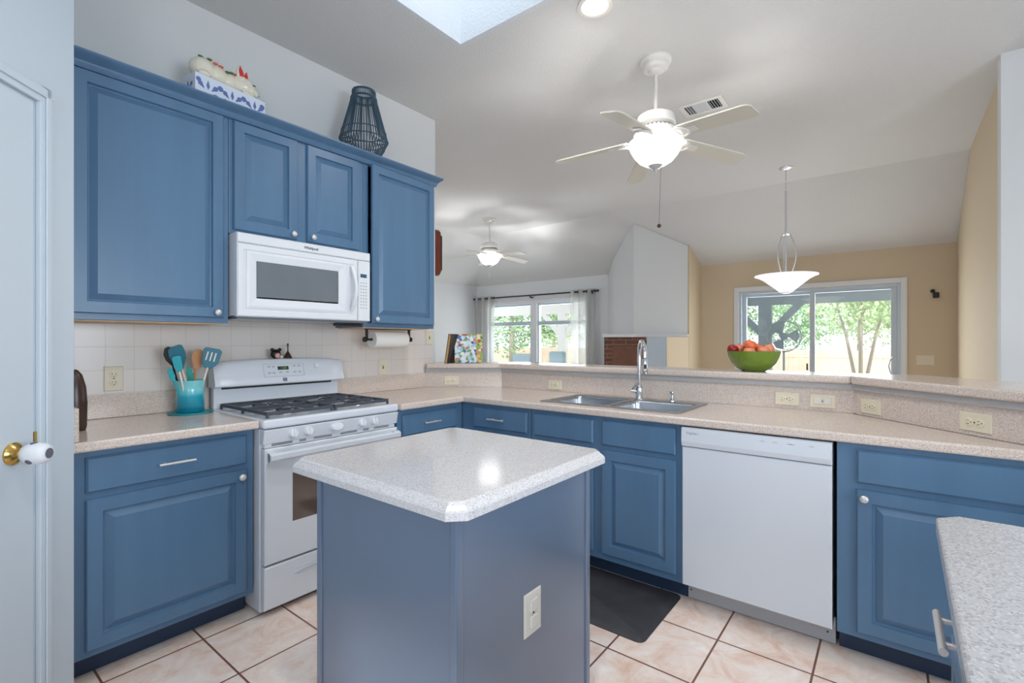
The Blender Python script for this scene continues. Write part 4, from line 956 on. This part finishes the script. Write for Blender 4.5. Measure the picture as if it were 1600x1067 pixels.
for k in range(3):
    a_ = R(20+120*k); d_ = Vector((math.cos(a_), math.sin(a_), 0)); pts = []
    for u in range(13):
        s_ = u/12; pts.append(Vector((PX_,PY_,2.39-.43*s_)) + d_*(.042+.055*math.sin(math.pi*s_)))
    mesh('arm', MB().tube(pts, .007, 8), M['nickel'], t, smooth=60)
prof = [(.045,1.790),(.060,1.795),(.095,1.825),(.150,1.872),(.215,1.925),(.270,1.955),(.294,1.962),(.295,1.969),(.270,1.962),(.213,1.932),(.148,1.880),(.092,1.832),(.058,1.803),(.0001,1.800)]
mesh('shade', MB().lathe(prof, (PX_,PY_,0), 48), M['pendglass'], t, smooth=50, label='wide frosted white glass bowl shade')
mesh('finial', MB().lathe([(.045,1.789),(.04,1.782),(.012,1.778),(.0001,1.775)], (PX_,PY_,0), 20), M['nickel'], t, smooth=40)

# ------------------------------------------------------------------ things on the left counter
CX, CY, CZ = .931, 2.812, .9145
mesh('trivet', MB().lathe([(.098,0),(.100,.003),(.098,.007),(.0001,.007)], (CX,CY-.005,CZ), 48), M['trivet'], None, smooth=40, label='round teal trivet under the turquoise utensil crock', cat='trivet')
t = empty('utensil_crock', (CX, CY, CZ+.0075), 'turquoise ombre glazed crock holding cooking utensils', 'crock')
ck_ = mesh('crock', MB().lathe([(.058,0),(.062,.006),(.060,.09),(.061,.095),(.060,.10),(.061,.105),(.060,.11),(.061,.13),(.066,.155),(.067,.16),(.063,.16),(.057,.14),(.055,.02),(.0001,.015)], (CX,CY,CZ+.0075), 48), M['crock'], t, smooth=40)
def utensil(name, base, tip, label, hm, hr, head, hmat, grp='utensils in the crock'):
    t_ = empty(name, base, label, name.replace('_', ' '), grp); b = Vector(base); q = Vector(tip)
    d_ = (q-b).normalized(); mesh('handle', MB().cyl(b, q, hr, 10), M[hm], t_, smooth=40)
    # head lies in the plane facing the kitchen
    V = d_; W = Vector((-.787*.0-.3, -.95, 0)); W = (W - V*W.dot(V)).normalized(); U = V.cross(W)
    f = MB(); pts = head; n_ = len(pts); th = .0035
    f.add([q+U*x_+V*y_+W*th for x_, y_ in pts]+[q+U*x_+V*y_-W*th for x_, y_ in pts], [tuple(range(n_)), tuple(range(n_,2*n_))[::-1]]+[(i,(i+1)%n_,(i+1)%n_+n_,i+n_) for i in range(n_)])
    hd = mesh('head', f, M[hmat], t_, bevel=.0025); WORLD[hd] = WORLD[t_].copy()
    return t_, hd, (q, U, V, W)
spat = [(-.008,-.01),(.008,-.01),(.020,.012),(.036,.040),(.040,.075),(.034,.108),(.02,.114),(-.022,.108),(-.036,.096),(-.040,.06),(-.030,.028),(-.018,.008)]
B0 = CZ+.03
utensil('spatula', (CX+.012,CY-.01,B0), (CX-.048,CY-.025,CZ+.235), 'large teal scraper spatula leaning left in the turquoise crock', 'handlewhite', .0055, [(x_*.9, y_) for x_, y_ in spat], 'teal')
utensil('basting_brush', (CX-.022,CY-.03,B0), (CX-.062,CY-.045,CZ+.215), 'turquoise basting brush at the front left of the crock', 'handlewhite', .0055, [(-.010,0),(.010,0),(.018,.02),(.020,.075),(.010,.082),(-.014,.078),(-.020,.070),(-.018,.02)], 'turq')
utensil('spoon', (CX-.02,CY+.02,B0), (CX-.075,CY+.005,CZ+.245), 'black spoon mostly hidden behind the teal scraper', 'black', .005, [(-.006,0),(.006,0),(.022,.03),(.026,.06),(.015,.09),(0,.096),(-.015,.09),(-.026,.06),(-.022,.03)], 'black')
utensil('spatula', (CX-.03,CY-.02,B0), (CX-.082,CY-.03,CZ+.17), 'narrow light turquoise spatula leaning farthest left in the crock', 'turq', .005, [(-.006,0),(.006,0),(.014,.02),(.014,.06),(.0,.066),(-.010,.055),(-.012,.02)], 'turq')
utensil('spatula', (CX+.01,CY+.01,B0), (CX-.002,CY+.0,CZ+.185), 'sea-green spatula in the middle of the crock', 'seagreen', .005, [(-.008,-.02),(.014,-.02),(.018,.0),(.012,.03),(.0,.055),(-.010,.05),(-.014,.02)], 'seagreen')
utensil('wooden_spoon', (CX-.0,CY+.02,B0), (CX+.030,CY+.012,CZ+.225), 'pale wooden spoon standing in the middle of the crock', 'woodlight', .007, [(-.007,-.01),(.007,-.01),(.020,.02),(.028,.05),(.026,.08),(.012,.098),(-.010,.098),(-.026,.08),(-.028,.05),(-.018,.02)], 'woodlight')
tu, hd, (q, U, V, W) = utensil('slotted_turner', (CX+.012,CY-.032,B0), (CX+.062,CY-.048,CZ+.230), 'teal slotted turner leaning right in the turquoise crock', 'handlewhite', .0055, [(-.008,-.006),(.008,-.006),(.030,.012),(.040,.030),(.043,.092),(.030,.103),(-.034,.100),(-.041,.088),(-.036,.026),(-.022,.008)], 'teal')
f = MB(); FU = Fr(q, U, V, W)
for u in (-.018, 0, .018): FU.box(f, u-.003, u+.003, .035, .08, .0032, .0042)
mesh('slots', f, M['tile'], hd)
mesh('jar', MB().lathe([(.0,0),(.045,0),(.05,.01),(.052,.07),(.046,.11),(.030,.14),(.012,.152),(.0001,.154)], (.455,2.62,.915), 28), M['darkbrown'], None, smooth=40, label='dark brown jar at the far left end of the worktop, half hidden', cat='jar')
bpy.data.objects['jar'].scale = (.75,.75,1.62)

# ------------------------------------------------------------------ on top of the wall cabinets
TZ = UT+.0005
bx = empty('gift_box', (1.070, 2.748, TZ), 'white box with a blue starburst print on top of the left wall cabinet', 'box', rz=R(8))
f = MB().box(-.18, .18, -.065, .065, 0, .153); mesh('carton', f, M['boxwhite'], bx, local=True, bevel=.001)
f = MB(); 
def burst(fr, u, v, s, w):
    global f
    for k in range(8):
        a_ = math.pi*k/4; 
        if k % 2: fr_pts = [(s*.30,0),(s*.75,.016*s/.09),(s*.95,0),(s*.75,-.016*s/.09)]
        else: fr_pts = [(s*.22,0),(s*.5,.011*s/.09),(s*.9,0),(s*.5,-.011*s/.09)]
        P = []
        for x_, y_ in fr_pts: P.append((u+x_*math.cos(a_)-y_*math.sin(a_), v+x_*math.sin(a_)+y_*math.cos(a_)))
        lim = .178 if abs(fr.W.y) > .5 else .063
        if any(abs(a) > lim or b < .002 or b > .151 for a, b in P): continue
        f.add([fr.p(a, b, w+.0008) for a, b in P], [(0,1,2,3)])
FB = Fr((0,0,0), (1,0,0), (0,0,1), (0,-1,0)); FBS = Fr((0,0,0), (0,-1,0), (0,0,1), (-1,0,0))
for u in (-.12, 0, .12): burst(FB, u, .070, .072, .065)
for u in (-.06, .06, .178): f.lathe([(.014,0),(.0001,.0004)], FB.p(u if u < .17 else .162, .118, .0655), 16, FB.W)
f.lathe([(.012,0),(.0001,.0004)], FB.p(-.165, .122, .0655), 16, FB.W)
burst(FBS, 0, .07, .062, .18)
mesh('printed_pattern', f, M['boxblue'], bx, local=True, fix=False)
# reclining cat figurine, remeshed into one surface
ct_ = empty('cat_figurine', (1.066, 2.748, TZ+.1535), 'white ceramic cat figurine with red ears lying on the patterned box', 'figurine', rz=R(8))
K_ = 1.03
def cb(c, r, n=18, m=12, sc=(1,1,1)): return MB().ball(tuple(K_*a for a in c), K_*r, n, m, sc)
f = MB()
for c_, r_, sc in (((-.105,0,.056),.060,(1.0,.88,.93)), ((-.045,0,.052),.056,(1.1,.86,.9)), ((.015,0,.048),.052,(1.1,.86,.9)), ((.055,-.004,.050),.046,(1,.85,.95)),
                   ((.100,-.010,.058),.047,(1.05,.92,.98)), ((.135,-.016,.044),.030,(1.1,1.0,.85)), ((.150,-.018,.036),.020,(1,1,.9)), ((.10,-.042,.012),.013,(2.6,1,.9)), ((-.12,-.045,.016),.018,(1.7,1,.9))):
    f.ball(tuple(K_*a for a in c_), K_*r_, 18, 12, sc)
for s in (-1, 1): f.lathe([(.024*K_,-.005),(.018*K_,.026*K_),(.004*K_,.052*K_),(.0001,.054*K_)], ((.082+s*.020)*K_,(-.016+s*.016)*K_,.090*K_), 14, (s*.15-.05,-.1,1), sx=1, sy=.7)
body = mesh('body', f, M['cat'], ct_, local=True, smooth=60)
md = body.modifiers.new('join', 'REMESH'); md.mode = 'VOXEL'; md.voxel_size = .004; md.use_smooth_shade = True
md = body.modifiers.new('soft', 'SMOOTH'); md.iterations = 5; md.factor = .5
for s in (-1, 1): mesh('ear', MB().lathe([(.017*K_,-.004),(.014*K_,.022*K_),(.0001,.050*K_)], ((.083+s*.020)*K_,(-.026+s*.016)*K_,.092*K_), 12, (s*.15-.05,-.1,1), sx=.8, sy=.5), M['red'], ct_, local=True, smooth=50, label='red inner ear')
for nm, (x_, y_, z_), mm in (('painted_leaf',(-.125,-.022,.104),'leafgreen'),('painted_leaf',(-.09,-.034,.102),'leafgreen'),('painted_flower',(-.06,-.030,.098),'orange'),('painted_flower',(-.032,-.028,.096),'orange'),('painted_leaf',(-.005,-.040,.078),'leafgreen'),('painted_leaf',(.022,-.028,.090),'leafgreen'),('painted_flower',(.045,-.030,.088),'red')):
    mesh(nm, cb((x_,y_,z_), .0095, 10, 6, (1.4,.9,.6)), M[mm], ct_, local=True, smooth=60)
mesh('eye', cb((.126,-.052,.066), .0055, 10, 6, (1.8,.6,.5)), M['black'], ct_, local=True, smooth=60)
mesh('nose', cb((.170,-.020,.040), .004, 8, 6), M['bronze'], ct_, local=True, smooth=60)
# rattan lantern
bk = empty('rattan_lantern', (1.915, 2.745, TZ), 'blue-grey openwork rattan lantern standing on the wall cabinets near the right end', 'lantern')
def rz_(z_): 
    P_l = [(0,.080),(.03,.090),(.158,.152),(.166,.152),(.44,.078),(.485,.070)]
    for (a_, r1), (b_2, r2) in zip(P_l, P_l[1:]):
        if z_ <= b_2: return r1+(r2-r1)*(z_-a_)/(b_2-a_)
    return .07
f = MB(); NR = 46
for k in range(NR):
    a_ = 2*math.pi*k/NR; f.tube([(1.915+rz_(z_)*math.cos(a_), 2.745+rz_(z_)*math.sin(a_), TZ+.004+z_) for z_ in (0,.03,.09,.158,.166,.30,.44,.485)], .0036, 5)
mesh('rods', f, M['rattan'], bk, smooth=60)
for z_ in (0,.11,.162,.215,.432,.440,.476,.484): mesh('ring', MB().tube([(1.915+(rz_(z_)+.003)*math.cos(a*math.pi/16), 2.745+(rz_(z_)+.003)*math.sin(a*math.pi/16), TZ+.004+z_) for a in range(32)], .0038, 5, closed=True), M['rattan'], bk, smooth=60)
mesh('glass_cylinder', MB().lathe([(.045,.004),(.046,.006),(.046,.20),(.044,.20),(.044,.008)], (1.915,2.745,TZ), 28, cap=False), M['glass'], bk, smooth=40)

# wall clock on the wall end
t = empty('wall_clock', (2.742, 3.06, 1.83), 'dark cherry wood wall clock case seen side-on beyond the wall cabinets', 'clock')
def octa(x0, x1, y0, y1, z0, z1, c_): return MB().ext([(x0,y0,z0+c_),(x0,y0,z1-c_),(x0,y0+c_,z1),(x0,y1-c_,z1),(x0,y1,z1-c_),(x0,y1,z0+c_),(x0,y1-c_,z0),(x0,y0+c_,z0)], (x1-x0,0,0))
mesh('case', octa(2.742, 2.802, 2.944, 3.30, 1.825, 2.205, .022), M['redwood'], t, bevel=.008, seg=3)
mesh('bezel', octa(2.8025, 2.826, 2.954, 3.29, 1.845, 2.185, .03), M['black'], t, bevel=.006)

# ------------------------------------------------------------------ on the bar
BZ = 1.1045
def book(cx_, cy_, w_, h_, th, rz, lean, cm, label, pages='pages'):
    t_ = empty('book', (cx_, cy_, BZ), label, 'book', 'books on the bar end', rz=rz)
    Lm = Matrix.Rotation(lean, 4, 'X')
    mesh('cover', MB().box(-w_/2, w_/2, -th/2, -th/2+.003, .0015, h_).box(-w_/2, w_/2, th/2-.003, th/2, .0015, h_).box(-w_/2, -w_/2+.003, -th/2+.003, th/2-.003, .0015, h_).xf(Lm), M[cm], t_, local=True)
    mesh('page_block', MB().box(-w_/2+.004, w_/2-.004, -th/2+.0035, th/2-.0035, .004, h_-.004).xf(Lm), M[pages], t_, local=True)
F_ = R(38.1-90)
book(2.84, 2.700, .175, .225, .018, F_+R(10), R(-13), 'quiltblue', 'book with a pale blue quilt cover, front one leaning on the end of the bar')
book(2.905, 2.695, .17, .238, .018, F_+R(2), R(-13), 'quiltgreen', 'book with a green and red quilt cover behind the pale blue one')
book(2.760, 2.80, .15, .235, .026, F_+R(72)+math.pi, R(-9), 'bookcover', 'dark book with tan page edges standing edge-on at the left of the quilt books')

bx_, by_ = 3.125, .640; 
t = empty('fruit_bowl', (bx_, by_, BZ), 'green glazed bowl of apples on the bar top', 'bowl')
mesh('bowl', MB().lathe([(.062,0),(.068,.004),(.095,.020),(.122,.050),(.137,.085),(.143,.112),(.145,.118),(.141,.118),(.133,.088),(.118,.054),(.09,.026),(.0001,.014)], (bx_,by_,BZ), 56), M['green'], t, smooth=40)
fr_ = [('applered', -.112,.052,.128,.033,'dark red apple at the left rim of the green bowl'), ('appleorange', -.02,.01,.152,.037,'orange apple on top of the pile in the green bowl'),
       ('apple', -.052,-.048,.112,.034,'pale pink apple at the front of the green bowl under the orange one'), ('apple', -.065,.075,.130,.034,'pink apple behind the dark red one in the green bowl'),
       ('apple', .035,-.055,.118,.034,'pink apple right of the front centre of the green bowl'), ('appleorange', .045,.035,.128,.035,'orange-pink apple right behind the topmost one in the green bowl'),
       ('apple', .088,-.01,.130,.035,'pale apple at the right side of the green bowl'), ('apple', .065,-.052,.105,.030,'pink apple low at the right rim of the green bowl'), ('apple', -.005,.085,.118,.033,'pink apple at the back of the green bowl')]
rt_ = Vector((.617,-.787,0)); fw_ = Vector((.787,.617,0))
for i, (mm, a_, b_2, z_, r_, lb) in enumerate(fr_):
    p_ = Vector((bx_,by_,BZ+z_-.005)) + rt_*a_*.92 + fw_*b_2*.9
    tt = empty('apple', tuple(p_-Vector((0,0,r_*.9))), lb, 'apple', 'apples in the green bowl')
    prof = [(.0001,-.82),(.25,-.9),(.6,-.78),(.9,-.4),(1.0,.1),(.9,.55),(.6,.85),(.25,.86),(.0001,.74)]
    mesh('flesh', MB().lathe([(x_*r_, y_*r_) for x_, y_ in prof], p_, 24, (random.uniform(-.4,.4), random.uniform(-.4,.4), 1)), M[mm], tt, smooth=70)
    mesh('stem', MB().cyl(p_+Vector((0,0,r_*.7)), p_+Vector((.004,0,r_*1.12)), .0013, 6), M['stem'], tt)

# ------------------------------------------------------------------ outdoors
struct('ground', MB().box(XF+.12, 30, -14, 24, -.25, -.15), M['lawn'])
struct('patio_slab', MB().box(XF+.12, 11.6, -4, 14, -.15, -.05), M['concrete'])
pt = empty('patio_cover', (11, 1, -.05), 'grey patio cover with posts, braces and beam outside the sliding door', 'patio cover')
mesh('beam', MB().box(11.0, 11.14, -4, 3.4, 2.02, 2.30), M['patiogrey'], pt)
mesh('soffit', MB().box(XF+.14, 11.5, -4, 14, 2.52, 2.60), M['patiowhite'], pt)
mesh('beam', MB().box(11.0, 11.14, 3.4, 14, 2.02, 2.30), M['patiowhite'], pt)
def post(y_, m_):
    p_ = mesh('post', MB().box(11.0, 11.14, y_-.12, y_+.12, -.05, 2.02), M[m_], pt); 
    f = MB()
    for s in (-1, 1): f.ext([(11.02, y_+s*.12, 1.40), (11.02, y_+s*.12, 1.58), (11.02, y_+s*.52, 2.02), (11.02, y_+s*.70, 2.02)], (.10,0,0))
    mesh('brace', f, M[m_], p_)
post(2.05, 'patiogrey'); post(-3.0, 'patiogrey'); post(6.95, 'patiowhite'); post(10.5, 'patiowhite')
t = empty('patio_fan', (10.7, 1.72, 1.2), 'round grey caged fan standing on the patio outside the sliding door', 'fan')
mesh('cage', MB().tube([(10.7, 1.66+.30*math.cos(a*math.pi/16), 1.38+.30*math.sin(a*math.pi/16)) for a in range(32)], .012, 6, closed=True).tube([(10.65, 1.66+.2*math.cos(a*math.pi/16), 1.38+.2*math.sin(a*math.pi/16)) for a in range(32)], .006, 6, closed=True), M['patiogrey'], t, smooth=60)
f = MB()
for k in range(28): f.cyl((10.66,1.66+.05*math.cos(k*math.pi/14),1.38+.05*math.sin(k*math.pi/14)), (10.69,1.66+.29*math.cos(k*math.pi/14),1.38+.29*math.sin(k*math.pi/14)), .004, 5)
mesh('cage_wires', f, M['patiogrey'], t)
for k in range(3):
    a_ = R(30+120*k); b_2 = a_+R(62)
    mesh('blade', MB().ext([(10.72,1.66+.04*math.cos(a_),1.38+.04*math.sin(a_)),(10.70,1.66+.26*math.cos(a_),1.38+.26*math.sin(a_)),(10.74,1.66+.27*math.cos((a_+b_2)/2),1.38+.27*math.sin((a_+b_2)/2)),(10.78,1.66+.24*math.cos(b_2),1.38+.24*math.sin(b_2))], (.004,0,0)), M['patiogrey'], t)
mesh('stand', MB().cyl((10.72,1.66,-.05), (10.72,1.66,1.1), .02).cyl((10.72,1.66,-.05),(10.72,1.66,-.02), .22, 24).cyl((10.69,1.66,1.38),(10.80,1.66,1.38),.07,16), M['patiogrey'], t, smooth=40)
fe = empty('wooden_fence', (17, 3, -.15), 'pale cedar board fence across the back garden', 'fence')
f = MB(); y_ = -9.0
while y_ < 21: h_ = 1.02+random.uniform(-.012,.012); f.box(17.0, 17.025, y_, y_+.138, -.15, h_); y_ += .142
mesh('boards', f, M['fence'], fe)
mesh('rail', MB().box(17.025, 17.07, -9, 21, .2, .29).box(17.025, 17.07, -9, 21, .8, .89).box(16.985, 16.999, -9, 21, .80, .85), M['fence'], fe)
def tree(x_, y_, h_, cr, nl, fm, label, trunk=.09, low=.9, multi=0):
    t_ = empty('garden_tree', (x_, y_, -.15), label, 'tree', 'garden trees')
    f = MB(); rs = random.Random(int(x_*31+y_*17))
    stems = multi or 1; tips = []
    for k in range(stems):
        a_ = 2*math.pi*k/stems; e_ = .5*cr if multi else 0
        p1 = Vector((x_+e_*.5*math.cos(a_), y_+e_*.5*math.sin(a_), h_*.4)); p2 = Vector((x_+e_*1.1*math.cos(a_), y_+e_*1.1*math.sin(a_), h_*.75))
        f.tube([(x_+.03*k, y_, -.15), tuple(p1), tuple(p2)], [trunk, trunk*.7, trunk*.35], 7); tips += [p1, p2]
        for j in range(3):
            b = rs.uniform(0, 6.28); f.tube([tuple(p1.lerp(p2, rs.random())), tuple(p2+Vector((math.cos(b)*cr*.6, math.sin(b)*cr*.6, rs.uniform(0,.6))))], [trunk*.35, trunk*.12], 5)
    mesh('trunk', f, M['bark'], t_, smooth=60)
    f = MB(); vs = []; fs = []
    blobs = [(Vector((x_, y_, 0))+Vector((rs.uniform(-1,1)*cr*.65, rs.uniform(-1,1)*cr*.65, low+(h_-low)*rs.uniform(.15,.85))), cr*rs.uniform(.3,.55)) for _ in range(14)]
    for i in range(nl):
        c_, rr = blobs[rs.randrange(14)]; d_ = Vector((rs.gauss(0,1), rs.gauss(0,1), rs.gauss(0,1))).normalized()*rr*rs.uniform(.5,1.05)
        p_ = c_+d_; s_ = rs.uniform(.05,.10); u_ = Vector((rs.gauss(0,1), rs.gauss(0,1), rs.gauss(0,1))).normalized(); w_2 = u_.orthogonal().normalized()
        k_ = len(vs); vs += [p_-u_*s_, p_+w_2*s_*.5, p_+u_*s_, p_-w_2*s_*.5]; fs.append((k_, k_+1, k_+2, k_+3))
    mesh('foliage', f.add(vs, fs), M[fm], t_, fix=False)
tree(13.4, .55, 3.6, 1.1, 1500, 'foliagepale', 'slender multi-stemmed young tree seen through the right patio door pane', .045, 1.5, multi=4)
tree(19.2, -1.6, 3.9, 2.0, 5200, 'foliage', 'dense green tree behind the fence at the right of the patio door view', .14, 1.2)
tree(19.0, 3.6, 4.6, 2.2, 5200, 'foliage', 'green tree behind the fence at the left of the patio door view', .14, 1.2)
tree(23.6, 1.0, 4.0, 1.9, 3600, 'foliagepale', 'pale green tree behind the fence in the middle of the patio door view', .12, 1.2)
tree(13.9, 10.9, 4.2, 1.9, 6500, 'foliage', 'broad green tree filling the left living room window', .14, .9)
tree(20.2, 13.2, 4.4, 2.1, 5200, 'foliagepale', 'yellow-green tree in the right living room window', .12, .7)
tree(21.6, 18.6, 5.2, 2.6, 5000, 'foliage', 'tall green tree at the far left of the garden', .14, .9)
for (x_, y_, w_2, h_, lb) in ((9.6, 6.30, .42, 1.04, 'grey-blue covered patio chair outside the right living room window'), (9.9, 7.55, .60, .96, 'low grey-blue covered patio chair outside the left living room window')):
    pr_ = []
    t_ = empty('patio_chair', (x_, y_, -.05), lb, 'chair', 'covered patio chairs')
    mesh('cover', MB().box(x_-.28, x_+.28, y_-w_2/2, y_+w_2/2, .05, h_*.55).box(x_+.12, x_+.28, y_-w_2/2, y_+w_2/2, h_*.5, h_), M['cover'], t_, bevel=.05, seg=4)
    for s in (-1,1):
        for q_ in (-1,1): mesh('leg', MB().box(x_+s*.22-.02, x_+s*.22+.02, y_+q_*(w_2/2-.06)-.02, y_+q_*(w_2/2-.06)+.02, -.05, .06), M['patiogrey'], t_)
# dark console under the living room window
t = empty('console_table', (7.05, 4.85, 0), 'long black console table under the living room window, only its top edge showing', 'table')
mesh('table_top', MB().box(6.85, 7.22, 4.15, 5.55, .87, .90), M['black'], t, bevel=.003)
for x_ in (6.88, 7.19):
    for y_ in (4.18, 5.52): mesh('leg', MB().box(x_-.02, x_+.02, y_-.02, y_+.02, 0, .87), M['black'], t)
